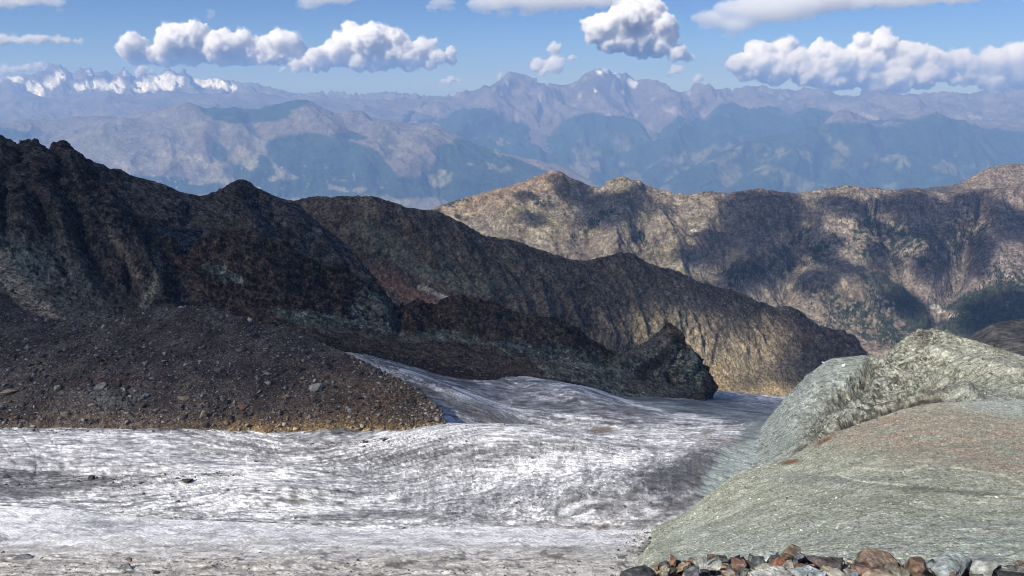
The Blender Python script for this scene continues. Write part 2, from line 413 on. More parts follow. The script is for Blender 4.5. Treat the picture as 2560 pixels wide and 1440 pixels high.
def h_f1b(g): return .4 * far_relief(g, 2835, 733, 264, 21)
def c_f1b(g):
    n = fbm(g.P, 1701, 4, 25)
    c = mix(ROCKF * .8, ROCKF * 1.15, sst(-.3, .3, n))
    return mix(c, WOOD * 2, sst(.1, .3, fbm(g.P, 4158, 3, 27)) * .4)
sheet('foothills', [
  [(-330,235,43468),(-100,225,43468),(0,224,43468),(28,214,43468),(60,228,43468),(110,243,43468),(150,246,43468),(200,236,43468),(268,228,43468),(300,236,43468),(350,242,43468),(410,226,43468),(460,232,43468),(520,236,43468),(580,234,43468),(640,230,43468),(700,240,43468),(745,246,43468),(780,240,43468),(840,246,43468),(960,250,43468),(1080,248,43468),(1150,243,43468),(1250,250,43468),(1400,260,43468)],
  [(-330,285,38743),(0,280,38743),(500,275,38743),(800,290,38743),(1400,330,38743)],
  [(-330,340,35154),(800,350,35154),(1400,400,35154)]], M_FAR, h_f1b, c_f1b, x1=1400, rx=2.8, ry=2.2, wa=.45, back=[(2268,-945,5)],
  label='bare hazy foothills below the snowy range at left', cat='hills')

def h_f2(g): return creases(g.px + g.ox, g.py + g.oy, [([(1290,200),(1240,260),(1180,330),(1150,400)],70,420), ([(1300,200),(1360,270),(1420,330),(1500,380)],60,420), ([(1500,172),(1480,240),(1530,300),(1600,360)],60,420), ([(1640,212),(1680,280),(1700,350),(1660,440)],60,420), ([(1430,220),(1400,280),(1330,340)],40,-360), ([(1590,215),(1600,280),(1650,350)],44,-380), ([(1760,212),(1800,270),(1830,330)],50,360), ([(1880,222),(1930,270),(1900,320)],50,300), ([(1830,225),(1760,290),(1760,340),(1700,400)],36,-340), ([(2050,242),(2030,280)],50,240), ([(2170,262),(2330,258),(2440,270),(2600,262)],34,300), ([(1350,290),(1420,350),(1520,400)],40,-300)]) * sst(0.03,.25,g.v) + .62 * far_relief(g, 3591, 1354, 442, 31) * sst(-.1, .05, g.v)
def c_f2(g):
    n = fbm(g.P, 1701, 5, 35, .6); z = g.P[..., 2]; px, py = g.wx, g.wy
    c = mix(ROCKF * .75, ROCKF * 1.25, sst(-.3, .3, n))
    c = mix(c, np.array([.36, .33, .30]), sst(.25, .45, fbm(g.P, 945, 4, 36, st=(1, .4, .4))) * .6)
    tr = -2000 + 1300 * fbm(g.P, 4912, 4, 37)
    c = mix(c, WOOD, sst(90, -90, z - tr - 1.2*g.h))
    fl = sst(.08, .2, fbm(g.P, 1701, 4, 39)) * sst(-2000, -2900, z)
    c = mix(c, MEADOW, fl * .9)
    c = mix(c, WOOD * 1.3, blob(px, py, 1475, 330, 60, 22, 25, .5) * .8)
    sn = np.zeros_like(n)
    for b in [(1505,176,20,4,-12),(1541,182,9,3,0),(1548,191,9,3,5),(1580,209,16,7,0),(1270,208,4,8,30),(1830,220,5,5,0),(1487,228,2,3,0)]:
        sn = np.maximum(sn, blob(px, py, *b, .3))
    return mix(c, SNOW, sst(.35, .6, sn + .1 * n))
sheet('mountain_range', [
  [(980,256,45360),(1100,248,45360),(1150,242,45360),(1205,229,45360),(1232,214,45360),(1250,203,45360),(1275,200,45360),(1292,198,45360),(1315,204,45360),(1340,212,45360),(1370,210,45360),(1400,212,45360),(1432,206,45360),(1446,200,45360),(1456,188,45360),(1466,180,45360),(1480,178,45360),(1500,171,45360),(1516,170,45360),(1524,180,45360),(1535,183,45360),(1556,184,45360),(1565,179,45360),(1574,190,45360),(1590,200,45360),(1602,198,45360),(1618,196,45360),(1640,210,45360),(1665,224,45360),(1700,230,45360),(1725,228,45360),(1745,212,45360),(1770,220,45360),(1810,223,45360),(1850,218,45360),(1880,222,45360),(1950,232,45360),(2050,240,45360),(2150,243,45360),(2250,246,45360),(2400,242,45360),(2560,240,45360),(2890,232,45360)],
  [(980,275,42523),(1250,260,42523),(1500,250,42523),(1700,265,42523),(1900,262,42523),(2200,262,42523),(2890,262,42523)],
  [(980,330,37800),(1300,330,37800),(1500,340,37800),(1700,345,37800),(2000,300,37800),(2890,300,37800)],
  [(980,420,33264),(1300,420,33264),(1600,440,33264),(1800,400,33264),(2890,380,33264)],
  [(980,530,28728),(2000,540,28728),(2890,560,28728)]], M_FAR, h_f2, c_f2, x0=980, rx=2.8, ry=2.4, wa=.45, back=[(2835,-1701,6)],
  label='hazy blue mountain range with a craggy central summit', cat='mountain range')

def h_f2b(g): return creases(g.px + g.ox, g.py + g.oy, [([(2100,292),(2060,350),(1980,400),(1900,470)],60,380), ([(2110,295),(2160,360),(2260,420),(2360,480)],60,380), ([(2000,330),(1930,370),(1820,410),(1720,460)],50,300), ([(2070,360),(2060,430),(1980,490)],40,-340), ([(2310,283),(2360,340),(2460,400)],50,300), ([(2200,330),(2220,390),(2180,450)],40,-300), ([(1960,350),(1900,400),(1800,470)],34,-260)]) * sst(0.03,.25,g.v) + .6 * far_relief(g, 2835, 845, 264, 41)
def c_f2b(g):
    n = fbm(g.P, 1321, 5, 45, .6); z = g.P[..., 2]; px, py = g.wx, g.wy
    c = mix(ROCKF * .8, ROCKF * 1.25, sst(-.3, .3, n))
    tr = -1600 + 900 * fbm(g.P, 3591, 4, 47) + 250 * sst(2150, 2050, px) * 0
    c = mix(c, WOOD, sst(60, -60, z - tr))
    for (cx, cy, rx, ry, a) in [(1850,430,60,16,-8),(1905,420,26,18,10),(2100,360,50,12,40),(1830,385,40,10,-35),(2240,400,60,20,20),(1940,385,40,12,-20)]:
        c = mix(c, MEADOW * 1.2, blob(px, py, cx, cy, rx, ry, a, .6) * sst(-.1, .15, fbm(g.P, 660, 4, 48)) * .9)
    c = mix(c, MEADOW, sst(.16, .3, fbm(g.P, 1134, 4, 49)) * sst(-2000, -2800, z) * .7)
    return c
sheet('mountain_spur', [
  [(1560,540,31185),(1640,478,31185),(1680,445,31185),(1720,425,31185),(1765,400,31185),(1800,380,31374),(1850,358,31752),(1900,345,32130),(1950,338,32697),(2000,326,33075),(2040,318,33075),(2070,305,33075),(2100,291,33075),(2130,298,33075),(2160,302,33075),(2200,312,33075),(2260,290,33642),(2300,282,34020),(2340,290,34020),(2390,300,34020),(2430,305,34020),(2500,300,34020),(2560,295,34020),(2890,280,34020)],
  [(1560,550,30051),(1700,500,30051),(1900,420,30051),(2100,370,30807),(2300,350,31185),(2890,350,31185)],
  [(1560,560,28350),(2100,540,27216),(2890,560,27216)]], M_FAR, h_f2b, c_f2b, x0=1560, rx=2.8, ry=2.4, wa=.45, back=[(2268,-1701,6)],
  label='wooded hazy spur with bare pinkish top in front of the right ranges', cat='mountain')

def h_f3(g):
    return creases(g.px + g.ox, g.py + g.oy, [([(770,250),(820,300),(830,340),(900,370),(1000,430)],70,300), ([(880,280),(960,330),(1040,360),(1050,420)],55,260), ([(1080,320),(1100,370),(1180,430),(1300,470)],60,320), ([(465,258),(500,310),(590,340),(640,400)],60,240), ([(620,275),(650,340),(600,420)],40,-240), ([(300,296),(260,350),(330,420)],70,220), ([(170,300),(120,360),(180,430)],60,-200), ([(560,330),(520,420)],34,-200), ([(940,300),(880,350),(860,420)],40,-220), ([(1000,350),(960,430)],34,-180)]) * sst(0.03,.3,g.v) + .42 * far_relief(g, 2455, 733, 205, 51)
def c_f3(g):
    n = fbm(g.P, 1134, 5, 55, .6); z = g.P[..., 2]; px, py = g.wx, g.wy
    c = mix(GRASSY * .85, ROCKF * 1.15, sst(-.3, .3, n))
    c = mix(c, MEADOW * 1.25, sst(.0, .3, fbm(g.P, 2079, 4, 56)) * .5)
    # dark coniferous flanks, and cloud shade painted dark just under the crest
    wd = np.zeros_like(n)
    for b in [(830,405,175,62,12),(760,370,110,28,5),(1150,440,150,70,20),(1300,450,150,40,12),(1230,395,110,24,22),(620,285,110,22,0),(560,282,70,20,15),(720,265,60,14,-12),(870,340,52,9,3),(640,440,50,60,0),(20,335,60,14,10),(900,470,300,30,0),(550,380,18,30,-40),(300,470,260,30,0)]:
        wd = np.maximum(wd, blob(px, py, *b, .35))
    wd *= 1 - .9 * blob(px, py, 1030, 380, 60, 60, -25, .5)
    m = sst(.42, .6, wd + .45 * fbm(g.P, 1512, 5, 57, .6))
    c = mix(c, WOOD, m)  # woods and the painted cloud shade share this dark tone
    fl = np.zeros_like(n)
    for b in [(1100,450,35,24,0),(1220,415,55,9,5),(1250,420,30,12,0),(880,470,70,9,0),(700,445,40,12,0),(480,400,80,22,10),(520,455,60,10,0),(320,420,80,20,0),(620,400,40,30,30),(1260,385,30,7,20),(960,500,70,14,5)]:
        fl = np.maximum(fl, blob(px, py, *b, .5))
    c = mix(c, FIELD * 1.1, sst(.42, .6, fl * .62 + .9 * fbm(g.P, 491, 4, 58, .65, st=(1, .5, 1))) * .55)
    # villages and terraces on the valley side
    tw = sst(.30, .42, fbm(g.P, 168, 3, 59)) * blob(px, py, 560, 445, 330, 60, 4, .6)
    return mix(c, np.array([.5, .46, .42]), tw * .7)
g_f3 = sheet('mountain_range', [
  [(-330,318,29295),(-150,308,29295),(0,302,29295),(60,298,29295),(120,300,29295),(170,296,29295),(230,288,29295),(260,290,29295),(300,296,29295),(350,285,29295),(400,275,29295),(430,266,29295),(448,258,29295),(470,256,29295),(490,262,29295),(515,272,29295),(540,268,29295),(560,270,29295),(585,268,29295),(620,273,29295),(650,272,29295),(672,262,29295),(700,259,29295),(725,254,29295),(740,249,29295),(765,248,29295),(780,254,29295),(800,268,29295),(830,284,29295),(862,288,29295),(880,276,29295),(905,278,29295),(925,292,29295),(945,296,29295),(1000,304,29106),(1040,312,28917),(1080,318,28728),(1150,344,28350),(1200,366,27972),(1260,384,27594),(1320,396,27216),(1380,408,26838),(1420,422,26460),(1470,448,26082),(1530,490,25704),(1600,540,25326)],
  [(-330,360,26649),(300,360,26649),(600,330,27027),(900,340,27027),(1080,370,26460),(1250,410,26082),(1450,470,25515),(1600,550,25137)],
  [(-330,430,25137),(600,430,25137),(900,430,25137),(1200,460,25137),(1450,500,24948),(1600,560,24759)],
  [(-330,560,24003),(1600,580,24003)]], M_FAR, h_f3, c_f3, x1=1600, rx=2.6, ry=2.3, wa=.45, back=[(2268,-1701,6)],
  label='brown hazy mountain flank with dark pine woods and pale fields', cat='mountain')

# valley floor far below joins everything
def valley():
    n = 60
    xs = np.linspace(-44000, 44000, n); ys = np.linspace(-2500, 53000, n)
    X, Y = np.meshgrid(xs, ys); P = np.stack([X, Y, 0 * X - 5100], -1)
    P[..., 2] += 90 * fbm(P, 4000, 3, 61)
    idx = np.arange(n * n).reshape(n, n)
    Fc = np.stack([idx[:-1, :-1], idx[:-1, 1:], idx[1:, 1:], idx[1:, :-1]], -1).reshape(-1, 4)
    c = mix(WOOD, MEADOW, sst(-.2, .3, fbm(P, 1800, 4, 62)))
    tag(mesh_from('valley_floor', P.reshape(-1, 3), Fc, M_FAR, c), kind='structure')
valley()

# ------------------------------------------------------------------ sunlit ridge across the side valley
M_MID = ground_mat('mid_ridge_ground', 60, 14, .22, .38, .8, 12, bed=[(16, 80, 3.5, .40), (12, 4, 5, .30)])
def h_d2(g): return far_relief(g, 700, 60, 18, 71)
def c_d2(g):
    n = fbm(g.P, 160, 4, 72)
    c = mix([.15, .122, .098], [.20, .165, .132], sst(-.3, .3, n))
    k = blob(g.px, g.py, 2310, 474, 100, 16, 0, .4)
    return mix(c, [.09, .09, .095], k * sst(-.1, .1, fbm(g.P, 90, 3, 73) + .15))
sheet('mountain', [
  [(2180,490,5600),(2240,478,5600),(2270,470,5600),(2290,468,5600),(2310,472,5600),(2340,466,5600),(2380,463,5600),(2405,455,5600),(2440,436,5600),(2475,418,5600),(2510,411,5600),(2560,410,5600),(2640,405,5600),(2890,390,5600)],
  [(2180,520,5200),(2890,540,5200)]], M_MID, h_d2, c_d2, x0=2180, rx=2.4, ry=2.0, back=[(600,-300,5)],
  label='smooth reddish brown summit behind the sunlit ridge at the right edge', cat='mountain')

def h_d(g):
    L = 430
    q = np.stack([g.s / L + .5 * fbm(g.P, 600, 2, 81), g.v * .55, 0 * g.s], -1)
    sp = fbm(q, 1.0, 4, 82, .5, 'r')
    big = np.zeros_like(g.s)
    X, Y = g.px, g.py
    # main spurs (positive) and ravines (negative), following the slope
    X = X + 1.0 * g.ox; Y = Y + 1.0 * g.oy
    for (x0, y0, x1, y1, wd, am) in [(1560,510,1530,640,40,110),(1390,440,1330,560,60,60),(1330,560,1290,650,30,-60),(1640,560,1700,720,40,60),(1900,490,1840,700,50,70),(2000,560,1960,760,22,-70),(2100,500,2160,700,60,90),(2200,560,2340,790,30,-130),(2460,500,2350,790,26,-130),(2300,640,2330,740,40,90),(2420,520,2480,640,60,60),(2060,700,2240,780,30,70),(1780,500,1740,640,40,60)]:
        t = np.clip(((X - x0) * (x1 - x0) + (Y - y0) * (y1 - y0)) / ((x1 - x0) ** 2 + (y1 - y0) ** 2), 0, 1)
        dd = np.hypot(X - x0 - t * (x1 - x0), Y - y0 - t * (y1 - y0))
        tt = np.clip(1 - dd / (1.7 * wd), 0, 1); big += am * .9 * tt
    fl = sst(0, .35, g.v)
    return fl * (75 * (sp - .2)) + big * sst(0, .12, g.v) + 22 * fbm(g.P, 130, 5, 83, .55, 'r') * sst(0, .05, g.v) + 6 * fbm(g.P, 60, 3, 84)
def c_d(g):
    px, py, z = g.wx, g.wy, g.P[..., 2]
    n = fbm(g.P, 220, 5, 85, .6)
    c = mix([.175, .150, .125], [.275, .248, .208], sst(-.3, .3, n))
    c = mix(c, [.20, .19, .10], sst(-.1, .3, fbm(g.P, 260, 4, 86)) * sst(1900, 1500, px) * .75)          # grass on the left shoulder
    c = mix(c, [.30, .22, .145], blob(px, py, 1280, 470, 190, 40, -18, .5) * .7)
    c = mix(c, [.235, .20, .20], sst(2150, 2400, px) * .6)
    c = c * np.exp(.75 * fbm(g.P, 40, 4, 1087, .7))[..., None]
    strat = fbm(g.P, 70, 3, 87, .6, st=(.12, .3, 1.6))
    c = c * (1 + .35 * strat * sst(640, 520, py))[..., None]
    s1 = strata(g, 30, 3, 5, 1341); s2 = strata(g, 26, 70, 3, 1342)
    c = mix(c, [.36, .32, .275], sst(.05, .4, s1) * sst(650, 520, py) * .5)
    c = mix(c, [.10, .085, .075], sst(.0, -.3, s1 * sst(700, 520, py) + s2 * .7) * .5)
    gul = fbm(np.stack([g.s / 55 + .8 * fbm(g.P, 200, 3, 88), g.v * 1.3, 0 * g.s], -1), 1, 3, 89, .5)
    c = mix(c, [.34, .30, .25], sst(.22, .42, gul) * sst(.15, .4, g.v) * .75)                      # pale scree chutes
    # trees thinning out upwards
    wood = np.zeros_like(n)
    for b in [(2260,610,150,60,25),(2030,640,110,26,-28),(1860,680,110,34,-25),(2130,770,160,34,22),(2240,770,90,40,25),(2220,830,150,40,10),(2480,790,150,90,-10),(2560,740,120,80,0),(2160,600,60,50,60),(2400,590,90,50,-30),(1990,600,60,20,-40),(1480,560,70,12,-35),(1600,590,60,10,55),(1350,500,60,12,20),(1130,510,60,8,-20),(1140,545,40,8,-10)]:
        wood = np.maximum(wood, blob(px, py, *b, .6))
    sp = fbm(g.P, 34, 3, 90, .7)
    m = sst(.14, .30, sp * .9 + wood * .30 - .10 + .2 * fbm(g.P, 240, 3, 91)) * np.maximum(wood, .45 * sst(560, 680, py) * sst(1500, 1800, px))
    dense = sst(.45, .6, blob(px, py, 2520, 790, 170, 85, -12, .4) + .25 * n) + sst(.5, .62, blob(px, py, 2235, 730, 95, 26, 28, .4) + .2 * n) + sst(.5, .62, blob(px, py, 2290, 790, 60, 36, 30, .4) + .2 * n)
    m = np.clip(np.maximum(m, dense * .85 * sst(-.45, -.1, fbm(g.P, 60, 4, 1091, .7))), 0, 1)
    m *= 1 - .9 * blob(px, py, 2375, 790, 26, 12, 15, .5)
    c = mix(c, [.028, .042, .028], m)
    c = c * [.77, .735, .68]
    px, py = g.px, g.py
    for b in [(1735,577,10,4,0),(2338,768,14,6,0),(2352,778,12,5,0),(2385,790,12,5,-20)]:
        c = mix(c, [.62, .58, .5], blob(px, py, *b, .4) * .7)
    return c
def s_d(g):
    """how much cloud stands between this ridge and the sun"""
    px, py = g.px, g.py; s = np.zeros_like(px)
    for b in [(1440,482,60,26,22),(1500,520,60,34,-30),(1580,500,34,36,60),(1535,545,50,22,-20),(1405,455,30,14,20),(1330,545,34,14,20),(1310,490,24,10,0),
              (1880,545,80,60,25),(1790,600,50,20,20),(1950,520,60,36,0),(1860,590,70,40,10),(1760,640,70,26,5),(1870,690,80,44,0),(1960,640,40,50,40),(2050,600,60,34,0),
              (2120,520,80,24,10),(2010,560,60,36,0),(2230,520,70,30,0),(2300,560,90,70,20),(2400,560,80,60,-20),(2330,640,50,60,20),(2440,520,90,34,0),(2200,640,50,30,30),(2540,560,70,40,0),(2100,660,70,22,20),
              (2460,640,40,50,30),(2520,800,110,70,0),(2260,760,60,30,20),(2040,700,60,24,0),(1640,520,30,12,0),(2180,560,40,20,0),(2610,620,60,60,0)]:
        s = np.maximum(s, blob(px, py, *b, .6))
    for b in [(2200,535,44,10,20),(2240,560,40,12,25),(2080,560,26,30,20),(2260,620,40,14,20),(2140,640,36,24,0),(2420,570,26,60,50),(2540,650,60,34,-20),(2020,560,20,14,0),(2290,610,40,20,0)]:
        s *= 1 - .9 * blob(px, py, *b, .7)
    return sst(.10, .62, s * (1.0 + .9 * fbm(g.P, 200, 3, 95)))
g_d = sheet('ridge', [
  [(960,600,4700),(1030,545,4700),(1080,522,4700),(1110,510,4700),(1150,498,4700),(1190,486,4700),(1240,473,4700),(1300,458,4700),(1350,444,4700),(1378,435,4700),(1395,436,4700),(1420,447,4700),(1450,458,4700),(1480,467,4700),(1510,469,4700),(1550,463,4700),(1580,460,4700),(1610,465,4700),(1650,476,4700),(1690,486,4700),(1740,492,4700),(1790,492,4700),(1830,484,4700),(1870,480,4700),(1910,484,4700),(1960,482,4700),(2010,481,4700),(2060,480,4700),(2110,482,4700),(2145,474,4700),(2180,468,4700),(2210,473,4700),(2250,476,4700),(2300,474,4700),(2350,480,4700),(2400,482,4700),(2450,474,4700),(2500,470,4700),(2560,476,4700),(2700,470,4700),(2890,460,4700)],
  [(960,620,4450),(1300,530,4450),(1560,520,4450),(1800,550,4450),(2100,560,4450),(2400,570,4450),(2890,560,4450)],
  [(960,660,4100),(1300,610,4100),(1560,620,4100),(1800,670,4100),(2100,700,4000),(2330,740,3900),(2560,660,4000),(2890,650,4000)],
  [(960,720,3750),(1300,720,3750),(1560,760,3750),(1800,800,3750),(2100,900,3500),(2330,860,3450),(2560,860,3450),(2890,900,3400)]], M_MID, h_d, c_d, s_d,
  x0=960, rx=2.2, ry=2.0, back=[(350,-330,6),(900,-900,4)], under=[(-100,-300,3)],
  label='long rocky brown ridge patched with sun and cloud shade', cat='ridge')

# dark hillside at the right edge
def h_d3(g): return 8 * fbm(g.P, 120, 4, 101)
def c_d3(g): return mix([.07, .064, .052], [.14, .125, .10], sst(-.3, .3, fbm(g.P, 30, 5, 102, .7)))
sheet('hillside', [
  [(2360,900,1650),(2400,858,1650),(2440,832,1650),(2480,812,1650),(2530,800,1650),(2590,794,1650),(2890,770,1650)],
  [(2360,960,1350),(2560,930,1300),(2890,930,1300)]], M_MID, h_d3, c_d3, lambda g: np.ones_like(g.px) * .55, x0=2360, rx=3, ry=3, back=[(150,-120,4)],
  label='dark brown hillside behind the pale green crest at the right edge', cat='hillside')

# ------------------------------------------------------------------ big shaded ridge in the middle
M_B2 = ground_mat('shaded_ridge_ground', 22, 5, .25, .4, .9, 4, bed=[(5.5, 62, 4, .55), (3.5, -20, 3, .35)])
def h_b2(g):
    L = 95
    q = np.stack([g.s / L + .5 * fbm(g.P, 120, 3, 111) - .9 * g.v * sst(1500, 1200, g.px), g.v * .6, 0 * g.s], -1)
    sp = fbm(q, 1.0, 5, 112, .52, 'r')
    rug = fbm(g.P, 42, 5, 113, .55, 'r')
    cl = sst(1300, 1800, g.px)           # more cliffs to the right
    cal = 1 - .92 * np.maximum(blob(g.cpx, g.py, 1890, 985, 210, 75, 20, .4), .6 * blob(g.cpx, g.py, 1080, 720, 160, 40, 22, .5))
    return cal * sst(0, .3, g.v) * (22 - 8 * cl) * (sp - .2) * sst(2.05, 1.6, g.v) + cal * (5 + 4 * cl) * (rug - .3) * sst(2.05, 1.7, g.v) + 3.2 * fbm(g.P, 14, 3, 114, .6, 'r')
def c_b2(g):
    px, py = g.wx, g.wy
    n = fbm(g.P, 55, 5, 115, .6)
    c = mix([.115, .092, .072], [.205, .168, .125], sst(-.3, .3, n))
    q = np.stack([g.s / 16 + .6 * fbm(g.P, 60, 3, 116), g.v * 1.1, 0 * g.s], -1)
    c = c * np.exp(1.1 * fbm(q, 1, 4, 117) + .9 * fbm(g.P, 9, 3, 1117, .7))[..., None]
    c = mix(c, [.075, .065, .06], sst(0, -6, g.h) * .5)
    s1 = strata(g, 14, 58, 4, 1331); s2 = strata(g, 6, 64, 3, 1332)
    c = mix(c, [.27, .235, .185], sst(.05, .4, s1 + .5 * s2) * .5)
    c = mix(c, [.05, .042, .036], sst(.0, -.3, s1 + .6 * s2) * .55)
    # scree fans
    for b, cc in [((1130,690,170,22,14), [.22, .21, .16]), ((1060,640,150,18,28), [.22, .205, .15]), ((920,520,22,30,0), [.30, .25, .16]), ((1040,735,110,14,24), [.24, .15, .105]), ((1000,700,90,12,30), [.24, .15, .105]), ((1100,740,60,7,24), [.42, .37, .28]),
                  ((1880,965,190,45,20), [.33, .255, .14]), ((1950,960,120,60,30), [.33, .26, .15])]:
        c = mix(c, np.array(cc), blob(px, py, *b, .55) * sst(-.35, .1, fbm(g.P, 40, 4, 118)))
    c = mix(c, [.46, .39, .27], blob(px, py, 1790, 860, 220, 90, 25, .6) * .6)
    X, Y = g.px + .3 * g.ox, g.py + .3 * g.oy
    strip = lambda pts, w_: sst(0, .6, creases(X, Y, [(pts, w_, 1.0)]))
    sm = (1 + .4 * fbm(g.P, 9, 3, 1334))[..., None]
    c = mix(c, np.array([.34, .215, .145]) * sm, strip([(930,676),(985,712),(1040,745),(1100,775)], 24) * .85)
    c = mix(c, np.array([.58, .54, .42]) * sm, strip([(1046,716),(1085,732),(1128,750)], 8) * .95)
    c = mix(c, np.array([.27, .265, .19]) * sm, strip([(905,560),(960,610),(1040,668),(1110,700),(1200,724)], 30) * .55)
    c = mix(c, np.array([.34, .29, .19]) * sm, strip([(912,505),(922,540)], 13) * .7)
    c = mix(c, np.array([.48, .38, .23]) * sm, strip([(1770,975),(1860,1000),(1960,1010)], 66) * .85)
    c = mix(c, np.array([.04, .035, .03]) * sm, strip([(1796,826),(1788,870),(1782,905)], 5) * .8)
    c = mix(c, np.array([.05, .04, .035]) * sm, strip([(1868,800),(1872,850)], 4) * .7)
    return c * [.92, .88, .82]
def s_b2(g):
    px, py = g.px, g.py; s = np.ones_like(px)
    for (b, k) in [((1475,862,55,22,0), .55), ((1600,830,50,50,20), .6), ((1570,820,80,20,0), .4), ((1720,850,70,40,50), .95), ((1800,900,70,60,30), .98), ((1900,860,60,60,45), .8), ((1880,980,110,44,20), 1), ((1960,985,60,20,25), 1), ((1780,960,40,30,0), 1), ((1760,800,40,20,0), .5), ((1690,1000,80,20,0), .5), ((1080,745,70,16,24), .5), ((1960,820,70,18,30), .45), ((1130,745,30,8,24), .4)]:
        s = s * (1 - k * blob(px, py, *b, .75))
    for b in [(1870,950,60,14,-15), (1860,965,36,12,0), (1800,825,50,14,20)]:
        s = np.maximum(s, .8 * blob(px, py, *b, .7))
    return np.clip(s * 1.12 - .04, 0, 1) + .2 * fbm(g.P, 90, 3, 119) * (s < .9)
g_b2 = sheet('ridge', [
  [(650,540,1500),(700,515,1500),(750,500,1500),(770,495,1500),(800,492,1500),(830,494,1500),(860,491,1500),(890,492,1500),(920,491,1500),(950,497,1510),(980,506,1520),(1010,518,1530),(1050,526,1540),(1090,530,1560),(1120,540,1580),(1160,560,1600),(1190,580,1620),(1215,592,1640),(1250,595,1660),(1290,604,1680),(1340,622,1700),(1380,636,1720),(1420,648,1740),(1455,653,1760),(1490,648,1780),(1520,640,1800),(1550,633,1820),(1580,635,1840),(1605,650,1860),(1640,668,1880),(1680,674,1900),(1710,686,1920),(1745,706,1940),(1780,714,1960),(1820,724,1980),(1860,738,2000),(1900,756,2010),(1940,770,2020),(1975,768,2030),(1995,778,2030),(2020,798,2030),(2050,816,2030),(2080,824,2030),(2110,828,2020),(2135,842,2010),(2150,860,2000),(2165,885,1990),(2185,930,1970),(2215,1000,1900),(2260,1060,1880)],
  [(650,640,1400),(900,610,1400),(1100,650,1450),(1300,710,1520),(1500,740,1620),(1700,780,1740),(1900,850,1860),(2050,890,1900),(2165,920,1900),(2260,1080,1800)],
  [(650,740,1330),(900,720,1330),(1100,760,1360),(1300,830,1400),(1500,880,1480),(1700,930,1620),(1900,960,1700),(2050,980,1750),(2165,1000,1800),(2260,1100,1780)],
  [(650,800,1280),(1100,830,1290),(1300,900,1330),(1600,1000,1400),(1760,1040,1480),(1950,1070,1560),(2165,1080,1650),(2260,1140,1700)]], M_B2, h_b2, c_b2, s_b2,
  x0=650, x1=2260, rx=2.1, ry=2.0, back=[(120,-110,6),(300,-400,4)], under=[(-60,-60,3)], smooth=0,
  label='big dark furrowed ridge in cloud shade sloping down to the right', cat='ridge')

# ------------------------------------------------------------------ craggy massif at left
M_C1 = ground_mat('dark_crag_rock', 9, 2.2, .35, .45, 1.0, 2.2, bed=[(2.6, -22, 4, .65), (1.8, 35, 3, .4)])
def crag(g, A, seed, L=60, st=(1, 1, 1)):
    P = g.P + 14 * np.stack([fbm(g.P, 40, 2, seed + 1), fbm(g.P, 40, 2, seed + 2), fbm(g.P, 40, 2, seed + 3)], -1)
    return A * (.9 * (fbm(P, L, 5, seed, .55, 'r') - .34) + .55 * (fbm(P, L * .3, 4, seed + 4, .65, 'r', st=(1.4, 1, .8)) - .34))
def h_c1(g):
    lo = 1 - sst(1.5, 2.0, g.v)
    q = np.stack([g.s / 60 + .5 * fbm(g.P, 90, 2, 121) - g.v * .9, g.v * .8, 0 * g.s], -1)
    gl = fbm(q, 1, 4, 122, .5, 'r')
    edge = sst(-.02, .12, g.v)
    scree = np.maximum(np.maximum(blob(g.cpx, g.py, 60, 720, 160, 40, 42, .5), blob(g.cpx, g.py, 210, 790, 90, 24, 5, .5)), blob(g.cpx, g.py, 430, 600, 60, 22, 28, .5))
    k = (1 - .85 * scree)
    cre = creases(g.px + .6 * g.ox, g.py + .6 * g.oy, [([(158,352),(205,450),(265,560),(330,650),(390,740)],38,13), ([(0,345),(40,450),(70,560)],40,10), ([(84,352),(130,500),(180,640),(240,760)],34,10), ([(112,380),(165,500),(250,690)],26,-9), ([(30,430),(10,600)],26,-8), ([(262,470),(330,560),(420,650)],20,6), ([(420,620),(450,700),(500,770)],26,6), ([(300,600),(330,720)],20,-6)]) * sst(.02, .2, g.v) * lo
    return (cre + lo * 13 * edge * (gl - .2) + crag(g, 9.5, 123, 36) * (.12 + .88 * sst(.0, .16, g.v)) * (.25 + .75 * lo) + 2.2 * fbm(g.P, 6, 3, 128, .6, 'r')) * k
